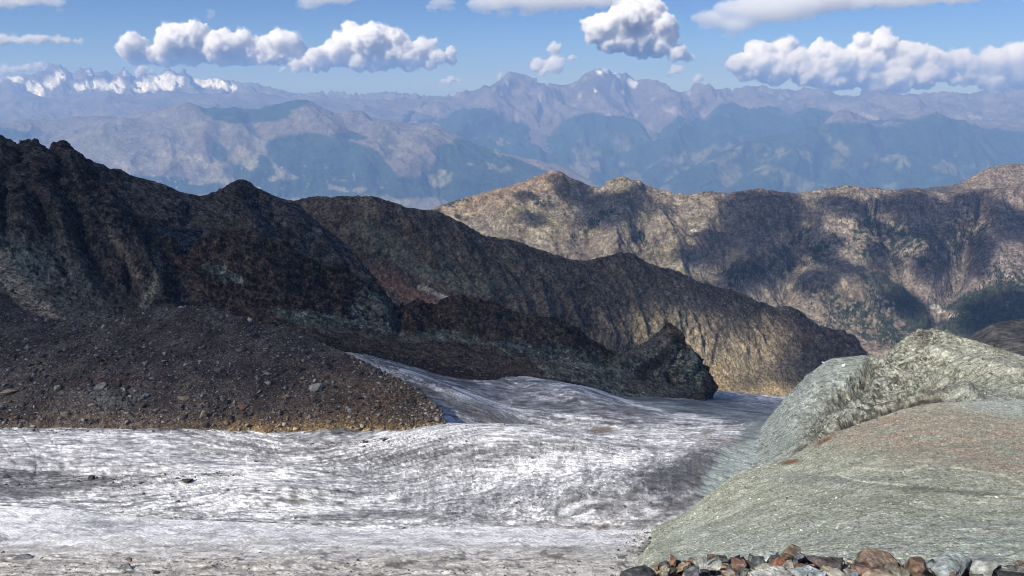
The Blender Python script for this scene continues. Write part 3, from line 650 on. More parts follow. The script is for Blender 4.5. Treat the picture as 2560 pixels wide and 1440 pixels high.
def c_c1(g):
    px, py = g.wx, g.wy
    n = fbm(g.P, 26, 5, 125, .6)
    c = mix([.050, .042, .038], [.115, .098, .088], sst(-.35, .35, n))
    c = mix(c, [.020, .017, .016], sst(.10, .30, fbm(g.P, 10, 4, 1125, .65, st=(1.3, .8, 1))) * .75)
    c = mix(c, [.20, .175, .150], sst(.16, .36, fbm(g.P, 7, 4, 1126, .7)) * sst(420, 620, py) * .8)
    s1 = strata(g, 7, -24, 3.5, 1301); s2 = strata(g, 3.2, -30, 3, 1302)
    c = mix(c, [.19, .165, .145], sst(.05, .35, s1 + .5 * s2) * .55)
    c = mix(c, [.022, .018, .016], sst(.0, -.3, s1 + .6 * s2) * .7)
    low = sst(1.75, 2.05, g.v)
    c = mix(c, [.10, .085, .075], low * .8)
    # olive and greenish scree chutes
    for b, cc, k in [((20,660,150,30,62), [.27, .27, .19], 1), ((70,740,130,30,42), [.29, .28, .21], 1), ((150,795,110,16,14), [.24, .26, .20], 1), ((90,660,90,44,50), [.21, .25, .225], .9), ((170,700,100,60,50), [.17, .19, .175], .75), ((235,792,90,13,4), [.20, .23, .20], .9),
                     ((395,650,46,11,78), [.24, .22, .155], 1), ((376,738,40,16,-52), [.26, .25, .18], 1), ((325,660,60,11,58), [.24, .20, .15], .9), ((440,690,60,9,52), [.20, .18, .14], .8), ((300,740,60,26,-40), [.15, .145, .115], .7), ((480,720,50,18,30), [.18, .18, .15], .7), ((560,790,60,12,10), [.17,.18,.15], .6)]:
        c = mix(c, np.array(cc), blob(px, py, *b, .6) * k * sst(-.3, .05, fbm(g.P, 14, 4, 127) + .12))
    c = c * np.exp(1.15 * fbm(g.P, 4.0, 4, 1127, .8, st=(.6, 1, 1.3)))[..., None]
    X, Y = g.px + .35 * g.ox, g.py + .35 * g.oy
    strip = lambda pts, w_: sst(0, .5, creases(X, Y, [(pts, w_, 1.0)]))
    sm = 1 + .35 * fbm(g.P, 3.5, 3, 1128)
    c = mix(c, np.array([.44, .40, .31]) * sm[..., None], strip([(-60,520),(-5,600),(14,680),(60,745),(110,795),(170,822)], 30) * .9)
    c = mix(c, np.array([.40, .37, .26]) * sm[..., None], strip([(392,630),(396,665),(388,690)], 11) * .8)
    c = mix(c, np.array([.38, .365, .27]) * sm[..., None], strip([(384,718),(372,740),(360,760)], 17) * .85)
    c = mix(c, np.array([.36, .29, .22]) * sm[..., None], strip([(278,590),(310,640),(345,690)], 14) * .55)
    c = mix(c, np.array([.22, .26, .225]) * sm[..., None], strip([(180,800),(230,796),(262,784)], 13) * .7)
    return c * [.80, .77, .73]
def h_c1r(g):
    q = np.stack([g.s / 50 + .5 * fbm(g.P, 90, 2, 1121) - g.v * 1.6, g.v * .8, 0 * g.s], -1)
    return sst(-.02, .12, g.v) * 11 * (fbm(q, 1, 4, 1122, .5, 'r') - .2) + crag(g, 4.5, 1123, 34) * (.4 + .6 * sst(-.02, .12, g.v)) + creases(g.px + g.ox, g.py + g.oy, [([(610,448),(600,520),(640,600)],34,16), ([(620,455),(690,530),(790,620),(900,720)],40,14), ([(480,490),(470,560)],30,-8)]) * sst(0.05, .35, g.v)
def c_c1r(g):
    px, py = g.wx, g.wy
    n = fbm(g.P, 26, 5, 1225, .6)
    c = mix([.075, .070, .068], [.150, .142, .135], sst(-.35, .35, n))
    c = mix(c, [.035, .032, .032], sst(.10, .32, fbm(g.P, 12, 4, 1226, .65)) * .75)
    c = mix(c, [.20, .195, .185], sst(.18, .4, fbm(g.P, 8, 4, 1227, .7)) * .6)
    s1 = strata(g, 9, -32, 4, 1311); s2 = strata(g, 4, -36, 3, 1312)
    c = mix(c, [.24, .23, .215], sst(.05, .4, s1 + .5 * s2) * .5)
    c = mix(c, [.035, .031, .030], sst(.0, -.3, s1 + .6 * s2) * .6)
    for b, cc in [((440,600,70,14,32), [.22,.215,.20]), ((560,560,80,20,0), [.13,.125,.10]), ((330,470,60,10,30), [.16,.165,.15]), ((700,600,90,14,40), [.15,.148,.14])]:
        c = mix(c, np.array(cc), blob(px, py, *b, .6) * .8)
    c = mix(c, [.06, .05, .045], blob(px, py, 610, 475, 50, 26, 0, .6) * .6)
    return c * np.exp(.8 * fbm(g.P, 5, 3, 1228, .75))[..., None] * [.82, .80, .78]
def s_one(g): return np.ones_like(g.px)
g_c1r = sheet('mountain', [
  [(80,420,850),(150,385,850),(184,378,850),(205,392,850),(230,404,852),(258,412,855),(275,424,858),(292,421,860),(305,424,862),(325,438,866),(350,446,870),(380,452,874),(410,462,878),(440,476,882),(470,484,886),(495,490,890),(525,488,895),(550,474,900),(575,458,902),(598,448,904),(615,449,905),(630,458,906),(640,468,907),(655,474,908),(675,486,910),(700,496,912),(730,502,914),(748,512,916),(765,530,916),(790,552,914),(820,575,910),(850,598,906),(880,625,900),(905,655,892),(925,690,884),(940,720,870),(965,760,860),(1000,800,850)],
  [(80,520,790),(300,560,800),(500,590,810),(650,610,820),(800,690,830),(900,740,835),(1000,815,835)],
  [(80,700,700),(400,700,700),(600,700,720),(800,760,740),(900,790,760),(1000,830,780)]], M_C1, h_c1r, c_c1r, s_one,
  x0=80, x1=1000, rx=2.1, ry=2.0, back=[(40,-30,8),(200,-260,5)], under=[(-20,-25,2)],
  label='greyer rear slope of the left mountain with a small pointed summit', cat='mountain')
g_c1 = sheet('mountain', [
  [(-330,280,730),(-150,310,730),(-60,330,730),(0,340,730),(12,345,730),(28,350,730),(40,362,730),(54,378,730),(60,374,731),(64,352,731),(70,348,731),(78,352,731),(84,348,731),(93,351,731),(99,366,732),(110,378,732),(122,376,733),(128,360,734),(135,356,734),(142,358,734),(150,351,735),(160,352,736),(172,362,736),(184,376,736),(205,400,735),(230,436,732),(262,470,728),(290,498,724),(320,530,718),(350,556,712),(380,580,706),(410,604,700),(440,622,694),(470,640,688),(500,668,680),(540,700,670),(600,745,655),(680,800,640)],
  [(-330,560,630),(0,560,630),(200,580,640),(350,640,640),(450,700,630),(560,760,620),(680,825,600)],
  [(-330,720,560),(0,740,556),(100,790,545),(200,805,540),(400,786,545),(560,800,560),(680,840,570)],
  [(-330,830,500),(200,860,500),(680,870,530)]], M_C1, h_c1, c_c1, s_one,
  x1=680, rx=2.1, ry=2.0, back=[(30,-35,8),(60,-120,4)], under=[(-20,-25,2)],
  label='dark craggy wall with jagged pinnacles falling from the left edge', cat='mountain')

# ------------------------------------------------------------------ lower dark knobs above the glacier
M_C2 = ground_mat('knob_rock', 7, 1.8, .35, .45, 1.0, 1.6, bed=[(2.2, -24, 4, .65), (1.6, 30, 3, .4)])
def h_c2(g):
    up = 1 - sst(.9, 1.5, g.v)
    edge = sst(-.02, .10, g.v)
    spur = blob(g.cpx, g.py, 1670, 880, 110, 80, 0, .5)
    e = crag(g, 9.0, 133, 26) * (.35 + .65 * edge) * (.22 + .78 * up) + 1.9 * fbm(g.P, 4.5, 3, 138, .6, 'r')
    t = fbm(g.P, 22, 3, 139, .5, 'r', st=(.35, .6, 1.5)) * 2.5 * up
    return e + t + creases(g.px + .5 * g.ox, g.py + .5 * g.oy, [([(1676,815),(1700,880),(1735,930),(1758,985)],24,11), ([(1560,905),(1620,872),(1668,835)],30,4), ([(1655,900),(1690,960)],20,-7), ([(1600,925),(1680,905)],16,-4), ([(1120,745),(1150,800),(1240,850)],40,8), ([(560,585),(620,640),(700,700)],40,9), ([(860,665),(900,740),(960,800)],30,8), ([(960,770),(990,830)],18,-6), ([(1440,825),(1500,900),(1560,980)],30,-6), ([(1010,770),(1040,830)],16,6)]) * up * sst(.03, .3, g.v)
def c_c2(g):
    px, py = g.wx, g.wy
    n = fbm(g.P, 18, 5, 135, .6)
    up = 1 - sst(.8, 1.3, g.v)
    dark = mix([.040, .030, .025], [.10, .070, .052], sst(-.3, .3, n))
    teal = mix([.095, .105, .085], [.21, .225, .18], sst(-.3, .35, n))
    rub = mix([.085, .068, .052], [.15, .12, .09], sst(-.3, .3, fbm(g.P, 9, 4, 136)))
    c = mix(dark, [.17, .125, .09], sst(.15, .35, fbm(g.P, 5, 4, 1131, .7)) * .7)
    c = mix(c, [.018, .015, .013], sst(.12, .3, fbm(g.P, 7, 4, 1132, .65)) * .7)
    s1 = strata(g, 6, -22, 3.5, 1321); s2 = strata(g, 2.6, -28, 3, 1322)
    c = mix(c, [.20, .155, .115], sst(.02, .34, s1 + .5 * s2) * .6)
    c = mix(c, [.016, .013, .011], sst(.0, -.28, s1 + .6 * s2) * .75)
    teal = mix(teal, teal * 1.9, sst(.0, .35, s1 + .5 * s2)[...]); teal = mix(teal, teal * .4, sst(-.05, -.3, s1 + .6 * s2))
    tl = np.zeros_like(n)
    for b in [(800,800,120,22,12),(930,790,60,50,60),(960,830,70,24,20),(1230,860,180,12,12),(1350,880,110,30,12),(1500,950,170,60,20),(1620,900,90,70,-30),(1700,930,60,60,0),(1590,880,60,20,-30),(560,690,60,18,20),(1050,840,80,14,0)]:
        tl = np.maximum(tl, blob(px, py, *b, .5))
    m = sst(.35, .6, tl + .5 * fbm(g.P, 14, 4, 137))
    c = mix(c, teal, m)
    rb = np.maximum(blob(px, py, 1120, 880, 260, 32, 10, .4), blob(px, py, 1250, 800, 130, 40, 10, .5) * .7)
    c = mix(c, rub, rb * sst(-.3, .1, fbm(g.P, 16, 3, 140) + .1) * .9)
    c = mix(c, [.15, .125, .095], blob(px, py, 1300, 835, 150, 40, 12, .5) * .6 * sst(-.3, .1, n))
    c = mix(c, [.050, .042, .040], blob(px, py, 1660, 965, 110, 28, 10, .5) * .5)
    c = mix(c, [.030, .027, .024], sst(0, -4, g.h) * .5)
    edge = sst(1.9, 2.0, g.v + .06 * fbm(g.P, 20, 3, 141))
    c = c * np.exp(.9 * fbm(g.P, 3.4, 3, 1133, .75))[..., None]
    X, Y = g.px + .3 * g.ox, g.py + .3 * g.oy
    strip = lambda pts, w_: sst(0, .5, creases(X, Y, [(pts, w_, 1.0)]))
    sm = (1 + .4 * fbm(g.P, 3, 3, 1134))[..., None]
    c = mix(c, np.array([.20, .19, .165]) * sm, strip([(1548,898),(1600,868),(1655,838)], 22) * .85)
    c = mix(c, np.array([.035, .032, .030]) * sm, strip([(1690,850),(1650,900),(1600,930)], 20) * .8)
    c = mix(c, np.array([.21, .235, .20]) * sm, strip([(1040,846),(1140,850),(1260,862),(1360,884)], 7) * .8)
    c = mix(c, np.array([.20, .20, .155]) * sm, strip([(965,760),(985,800),(1010,850)], 13) * .7)
    c = mix(c, np.array([.19, .21, .18]) * sm, strip([(700,790),(760,812),(830,820)], 12) * .6)
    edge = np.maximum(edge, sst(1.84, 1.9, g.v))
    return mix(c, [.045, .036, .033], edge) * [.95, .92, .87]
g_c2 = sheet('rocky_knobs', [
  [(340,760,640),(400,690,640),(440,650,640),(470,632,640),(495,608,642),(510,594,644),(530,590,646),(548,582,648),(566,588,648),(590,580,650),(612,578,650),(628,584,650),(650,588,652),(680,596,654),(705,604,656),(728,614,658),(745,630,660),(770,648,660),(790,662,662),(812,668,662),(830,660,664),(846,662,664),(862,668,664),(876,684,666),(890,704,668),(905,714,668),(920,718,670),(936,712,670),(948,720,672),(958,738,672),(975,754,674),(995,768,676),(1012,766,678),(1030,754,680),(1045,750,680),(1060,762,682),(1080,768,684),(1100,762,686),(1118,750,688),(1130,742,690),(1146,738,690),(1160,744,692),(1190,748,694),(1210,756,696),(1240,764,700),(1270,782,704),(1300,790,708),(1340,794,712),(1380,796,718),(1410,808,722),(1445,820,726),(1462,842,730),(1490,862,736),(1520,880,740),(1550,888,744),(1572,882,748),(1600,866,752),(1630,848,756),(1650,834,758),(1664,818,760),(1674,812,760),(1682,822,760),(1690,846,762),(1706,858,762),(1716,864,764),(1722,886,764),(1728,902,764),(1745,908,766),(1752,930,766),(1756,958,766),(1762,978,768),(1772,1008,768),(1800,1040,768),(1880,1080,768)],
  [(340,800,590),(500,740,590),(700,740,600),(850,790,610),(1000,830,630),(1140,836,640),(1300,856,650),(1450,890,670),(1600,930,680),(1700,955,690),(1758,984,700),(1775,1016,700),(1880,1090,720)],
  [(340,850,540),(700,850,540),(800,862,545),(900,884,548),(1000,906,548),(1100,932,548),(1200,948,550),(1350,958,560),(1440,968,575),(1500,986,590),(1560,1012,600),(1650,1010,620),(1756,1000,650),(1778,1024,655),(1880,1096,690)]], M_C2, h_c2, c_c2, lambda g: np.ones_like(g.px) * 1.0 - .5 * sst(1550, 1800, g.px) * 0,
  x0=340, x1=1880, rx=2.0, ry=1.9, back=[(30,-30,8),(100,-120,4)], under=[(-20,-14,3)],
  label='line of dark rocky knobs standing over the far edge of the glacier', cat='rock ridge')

# ------------------------------------------------------------------ glacier
M_ICE = ground_mat('glacier_ice', 3.0, .8, .10, .22, .8, .35, rough=.6, spec=.3, flow=[(1.6, 17, .50), (4.0, 42, .42)])
def warped(g, L, seed, ang, stretch):
    """noise drawn out along the flow direction (ang, degrees from +X in plan)"""
    a = np.radians(ang)
    x, y = g.P[..., 0], g.P[..., 1]
    u = x * np.cos(a) + y * np.sin(a); v = -x * np.sin(a) + y * np.cos(a)
    w = 6 * fbm(g.P, 40, 2, seed + 7)
    return np.stack([u / stretch, v + w, 0 * u], -1), L
FLOW = [
 [(-330,900),(700,900),(820,868),(950,900),(1100,935),(1300,960),(1440,970),(1560,1008),(1760,1012),(1950,1035),(2200,1040)],
 [(-330,1000),(700,1000),(850,892),(1000,940),(1100,980),(1200,1020),(1300,1056),(1400,1072),(1600,1072),(1800,1066),(1950,1062),(2200,1070)],
 [(-330,1062),(0,1066),(500,1072),(700,1112),(900,1116),(1000,1098),(1100,1068),(1200,1060),(1300,1075),(1450,1088),(1700,1088),(1950,1085),(2200,1100)],
 [(-330,1130),(0,1135),(500,1150),(800,1162),(1000,1138),(1200,1100),(1450,1108),(1700,1112),(1900,1125),(2200,1130)],
 [(-330,1228),(0,1225),(300,1205),(600,1190),(900,1190),(1200,1150),(1500,1150),(1750,1168),(1850,1185),(2200,1200)],
 [(-330,1262),(0,1260),(300,1272),(600,1240),(900,1250),(1200,1215),(1500,1200),(1700,1205),(1800,1230),(2200,1240)],
 [(-330,1330),(300,1340),(900,1345),(1200,1330),(1500,1340),(1800,1325),(2200,1330)]]
def psi(X, Y):
    """0..6 across the glacier, constant along its flow lines"""
    ys = [poly(X, p) for p in FLOW]; out = np.zeros_like(X)
    for k in range(len(ys) - 1):
        out += np.clip((Y - ys[k]) / np.maximum(ys[k + 1] - ys[k], 6), 0, 1)
    return out - np.maximum(ys[0] - Y, 0) / 40
def fl(g, lx, fq, seed, oc=4, kind='n', gain=.62):
    X, Y = g.cpx, g.cpy
    p = psi(X + 0 * X, Y) + .10 * fbm(np.stack([X, Y, 0 * X], -1), 150, 3, seed + 3)
    return fbm(np.stack([X / lx, p * fq, 0 * X + seed], -1), 1.0, oc, seed, gain, kind)
def facew(g): return blob(g.cpx, g.cpy, 1420, 1225, 440, 95, -5, .6)
def crevasses(g):
    X, Y = g.cpx + .35 * g.ox, g.cpy + .2 * g.oy
    X = X + 3 * fbm(np.stack([X, Y, 0 * X], -1), 14, 2, 1165)
    L_ = [([(175,1062),(183,1076),(180,1090)],2.6,1), ([(95,1066),(106,1088)],2.4,1), ([(61,1100),(86,1138),(92,1178)],2.6,1), ([(0,1108),(24,1140),(44,1160)],2.4,.8), ([(10,1062),(40,1080),(62,1102)],2.4,.8), ([(140,1100),(152,1132)],2.2,.7), ([(212,1096),(192,1136)],2.2,.6), ([(231,1118),(222,1152)],2.2,.7), ([(301,1062),(302,1088)],2.4,.9), ([(256,1064),(258,1086)],2.4,.9), ([(120,1078),(136,1112)],2.2,.8), ([(30,1120),(34,1150),(20,1170)],2.2,.6), ([(330,1075),(322,1100)],2,.5), ([(172,1140),(160,1170)],2,.5)]
    L_ = [(p, w_ * .75, a_ * .8) for p, w_, a_ in L_]
    return np.clip(creases(X, Y, L_) * 1.3, 0, 1)
def h_ice(g):
    px, py = g.cpx, g.cpy
    z = 0
    for (cx, cy, rx, ry, a, am) in [(1250,1120,330,60,-4,7.0),(1180,1050,220,16,8,-3.5),(1340,1062,160,14,6,-5),(1400,985,200,24,14,5),(1120,985,160,12,24,3.5),(1640,1000,120,22,10,3),(1500,1235,260,60,-6,4),(500,1200,300,22,-4,3.5),(300,1180,260,16,3,-3),(1560,1075,200,14,0,-2.5),(700,1240,200,24,-3,3),(1780,1130,120,50,-20,3),(700,1150,260,20,4,-2.5)]:
        z = z + 1.35 * am * np.exp(-(((px - cx) * math.cos(math.radians(a)) + (py - cy) * math.sin(math.radians(a))) / rx) ** 2 - ((-(px - cx) * math.sin(math.radians(a)) + (py - cy) * math.cos(math.radians(a))) / ry) ** 2)
    r = fl(g, 170, 4.5, 152, 4, 'r'); r2 = fl(g, 60, 13, 1152, 3, 'r')
    q = np.stack([px, py, 0 * px], -1)
    lump = fbm(q, 26, 4, 153, .65, 'b', st=(1.1, .9, 1))
    crev = crevasses(g)
    return (.75 * r + .35 * r2 + .55 * facew(g) * lump + .25 * fbm(g.P, 2.6, 3, 154, .65) - .5 * crev, z + 1.2 * fbm(g.P, 45, 3, 155))
def c_ice(g):
    px, py = g.px, g.py
    q = np.stack([g.cpx, g.cpy, 0 * px], -1)
    n = fbm(q, 160, 4, 156, st=(.6, 1.4, 1))
    fw = facew(g)
    q2 = q + np.stack([g.ox + .45 * (g.cpy - 1225), g.oy, 0 * px], -1)
    A = fl(g, 230, 5.5, 157, 4, 'n', .65); B = fl(g, 90, 13, 158, 4, 'n', .7); C = fl(g, 30, 34, 1150, 3, 'n', .75)
    fine = fl(g, 80, 20, 1157, 4, 'r', .7) - .34
    vA = fbm(q2, 60, 4, 1164, .65, st=(1.1, .8, 1)); q3 = q2 + np.stack([1.1 * (g.cpy - 1225) + g.ox, g.oy, 0 * px], -1)
    vB = .6 * fbm(q3, 20, 4, 1160, .75, st=(1.0, .9, 1)) + .6 * fl(g, 60, 14, 1168, 4, 'n', .75); vC = fbm(q3, 8, 3, 1165, .8)
    vf = fbm(q3, 17, 4, 1161, .75, 'r', st=(1.2, .9, 1)) - .34
    f2 = fw * .85
    A = A * (1 - f2) + vA * f2; B = B * (1 - f2) + vB * f2; C = C * (1 - .7 * f2) + vC * f2; fine = fine * (1 - f2) + vf * f2 * .9
    st, st2 = A, B
    # how clean the ice is, region by region
    cl = .10 * np.ones_like(px)
    for b, k in [((500,1200,420,36,-3), .40), ((640,1270,300,20,1), .45), ((1130,1090,260,24,-4), .40), ((1300,1170,240,40,-6), .15), ((150,1100,330,30,2), .15), ((1640,1085,240,16,0), .3), ((1560,1290,170,16,-4), .25), ((1250,1280,200,22,0), .1), ((1150,1000,200,10,20), .35), ((1400,1010,160,8,10), .3), ((1500,1160,160,30,-6), .2)]:
        cl = cl + k * blob(g.wx, g.wy, *b, .7)
    for b, k in [((150,1205,280,30,-2), .45), ((1050,1150,260,40,-8), .22), ((700,1258,120,12,-4), .25), ((1720,1175,190,34,-14), .55), ((1670,1262,130,28,-25), .5), ((1480,1262,90,32,0), .35), ((560,1125,280,20,4), .25), ((920,1070,150,16,-10), .35), ((1100,930,280,26,14), .3), ((1700,1030,220,20,4), .3), ((1330,1062,170,10,8), .3), ((950,1290,200,12,0), .25), ((1150,1270,120,20,0), .15)]:
        cl = cl - k * blob(g.wx, g.wy, *b, .7)
    t = .36 + .95 * cl + 1.0 * A + 1.1 * B + .6 * C + .18 * n
    c = mix([.12, .12, .122], [.43, .432, .44], sst(-.15, .55, t)); c = mix(c, [.84, .842, .85], sst(.45, .92, t))
    c = mix(c, [.09, .09, .092], sst(.0, .42, fine - .25 * cl) * .72)
    c = c * np.exp(np.clip(.9 * C + .45 * fbm(g.P, 1.3, 3, 1158, .8), -1, .5))[..., None]
    X, Y = g.cpx + .3 * g.ox, g.cpy + .25 * g.oy
    strip = lambda pts, w_: sst(0, .8, creases(X, Y, [(pts, w_, 1.0)])) * sst(-.55, -.1, B + .2)
    for pts, w_, k in [([(1060,985),(1140,1016),(1240,1046),(1340,1066),(1440,1080),(1520,1082)],16,.6), ([(960,1078),(1040,1062),(1120,1052),(1200,1058)],12,.5), ([(900,920),(1000,958),(1080,985)],12,.45), ([(1290,1006),(1400,1022),(1500,1034),(1620,1040)],12,.5), ([(1150,960),(1260,985),(1330,1000)],10,.4), ([(1000,1160),(1120,1130),(1250,1110)],14,.3), ([(0,1236),(120,1232),(260,1216)],16,.55), ([(800,1296),(950,1284),(1080,1290)],14,.45)]:
        c = mix(c, [.13, .13, .135], strip(pts, w_ * 1.2) * min(1, k * 1.35))
    for pts, w_, k in [([(1000,934),(1080,958),(1170,985),(1250,1016),(1330,1036)],8,.75), ([(1440,966),(1520,1000),(1600,1024),(1700,1046),(1800,1060)],7,.75), ([(1290,958),(1380,954),(1450,966)],8,.5), ([(1120,1088),(1230,1078),(1340,1090),(1450,1096)],12,.5), ([(860,880),(930,912),(1000,946)],6,.4), ([(430,1070),(500,1086),(580,1102)],4,.8), ([(470,1064),(540,1082),(600,1100)],3,.7), ([(300,1250),(420,1236),(560,1212),(700,1205)],10,.45), ([(800,1210),(900,1226),(960,1262)],8,.4), ([(1400,1292),(1480,1270),(1560,1272),(1640,1290)],10,.6)]:
        c = mix(c, [.80, .80, .805], strip(pts, w_) * k)
    c = mix(c, [.10, .10, .115], crevasses(g) * .6)
    c = mix(c, [.56, .56, .62], blob(px, py, 200, 1120, 400, 50, 2, .6) * .25)
    dk = np.maximum(blob(g.wx, g.wy, 1760, 1192, 120, 18, -14, .5), blob(g.wx, g.wy, 1520, 1262, 44, 30, 0, .6) * .9)
    dk = np.maximum(dk, blob(g.wx, g.wy, 1720, 1262, 70, 15, -20, .5)); dk = np.maximum(dk, blob(g.wx, g.wy, 1590, 1245, 30, 20, 0, .6))
    c = mix(c, [.12, .112, .105], dk * sst(-.2, .1, st2 + .5 * st) * .85)
    te = sst(.26, .6, blob(px, py, 1990, 1100, 270, 90, -35, .55) + .35 * fbm(g.P, 12, 4, 160))
    c = mix(c, mix([.27, .31, .29], [.42, .47, .44], sst(-.3, .3, fbm(g.P, 3, 4, 201, .7))), te * .95)
    c = mix(c, [.16, .19, .185], blob(g.wx, g.wy, 1880, 1075, 60, 18, -30, .5) * .8)
    te = sst(.3, .6, blob(g.wx, g.wy, 1800, 1022, 210, 24, 6, .4) + .3 * fbm(g.P, 16, 4, 161))
    c = mix(c, mix([.10, .12, .125], [.27, .31, .315], sst(-.3, .3, st2 + st)), te * .85)
    br = np.maximum(blob(g.wx, g.wy, 1510, 1078, 34, 7, 0, .6), blob(g.wx, g.wy, 1765, 1082, 20, 6, -8, .6))
    br = np.maximum(br, blob(px, py, 1790, 1100, 60, 8, 0, .7) * .5)
    c = mix(c, [.20, .15, .11], br * .8)
    bt = sst(1292, 1318, py) * sst(1180, 1400, px) * sst(1700, 1500, px) * sst(-.15, .2, fbm(g.P, 4, 3, 162))
    c = mix(c, [.20, .15, .11], bt * .8)
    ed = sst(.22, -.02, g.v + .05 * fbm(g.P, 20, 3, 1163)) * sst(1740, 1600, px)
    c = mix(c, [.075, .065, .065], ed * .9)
    gp = blob(px, py, 738, 1251, 30, 5, -3, .5)
    return mix(c, [.20, .20, .13], gp * .7)
def s_ice(g):
    px, py = g.cpx, g.cpy
    up = sst(1085, 965, py - .02 * (px - 1200)) * .80
    s = up * sst(2000, 1800, px)
    s = np.maximum(s, .55 * blob(px, py, 1100, 1000, 330, 34, 14, .6))
    s = np.maximum(s, .6 * blob(px, py, 1050, 1055, 160, 20, -6, .7))
    s = np.maximum(s, .75 * blob(px, py, 1880, 1020, 170, 30, 5, .5))
    s = np.maximum(s, .35 * blob(px, py, 1560, 1050, 260, 12, 2, .6))
    return np.clip(s, 0, 1) + 0 * px
g_ice = sheet('glacier', [
  [(-330,800,560),(600,820,560),(800,842,570),(900,862,575),(1000,884,580),(1100,912,585),(1200,930,590),(1350,942,600),(1440,950,615),(1500,968,640),(1560,990,680),(1650,990,720),(1760,984,780),(1850,992,840),(1950,1004,880),(2050,1004,880),(2200,1010,880)],
  [(-330,1000,440),(800,1000,440),(950,1012,440),(1100,1030,440),(1250,1048,440),(1400,1052,450),(1550,1050,460),(1700,1052,470),(1850,1050,500),(1950,1046,520),(2200,1060,500)],
  [(-330,1090,380),(900,1100,380),(1400,1110,380),(1700,1110,385),(1900,1100,400),(2200,1120,390)],
  [(-330,1190,322),(900,1200,322),(1400,1210,320),(1800,1190,325),(2200,1200,320)],
  [(-330,1280,268),(400,1296,266),(800,1318,262),(1100,1312,262),(1500,1325,260),(1650,1308,258),(2200,1320,255)],
  [(-330,1360,246),(2200,1370,246)]], M_ICE, h_ice, c_ice, s_ice, flow=lambda g: np.stack([(g.cpx + 1.2 * g.ox) / 100, psi(g.cpx, g.cpy) + .10 * fbm(np.stack([g.cpx, g.cpy, 0 * g.px], -1), 150, 3, 160) + .12 * facew(g) * fbm(np.stack([g.cpx, g.cpy, 0 * g.px], -1), 40, 3, 161), 0 * g.px], -1), x1=2080, rx=2.1, ry=1.9, curve=True, smooth=30, back=[(150,-60,5)],
  label='dirty white glacier tongue flowing across the hollow', cat='glacier')

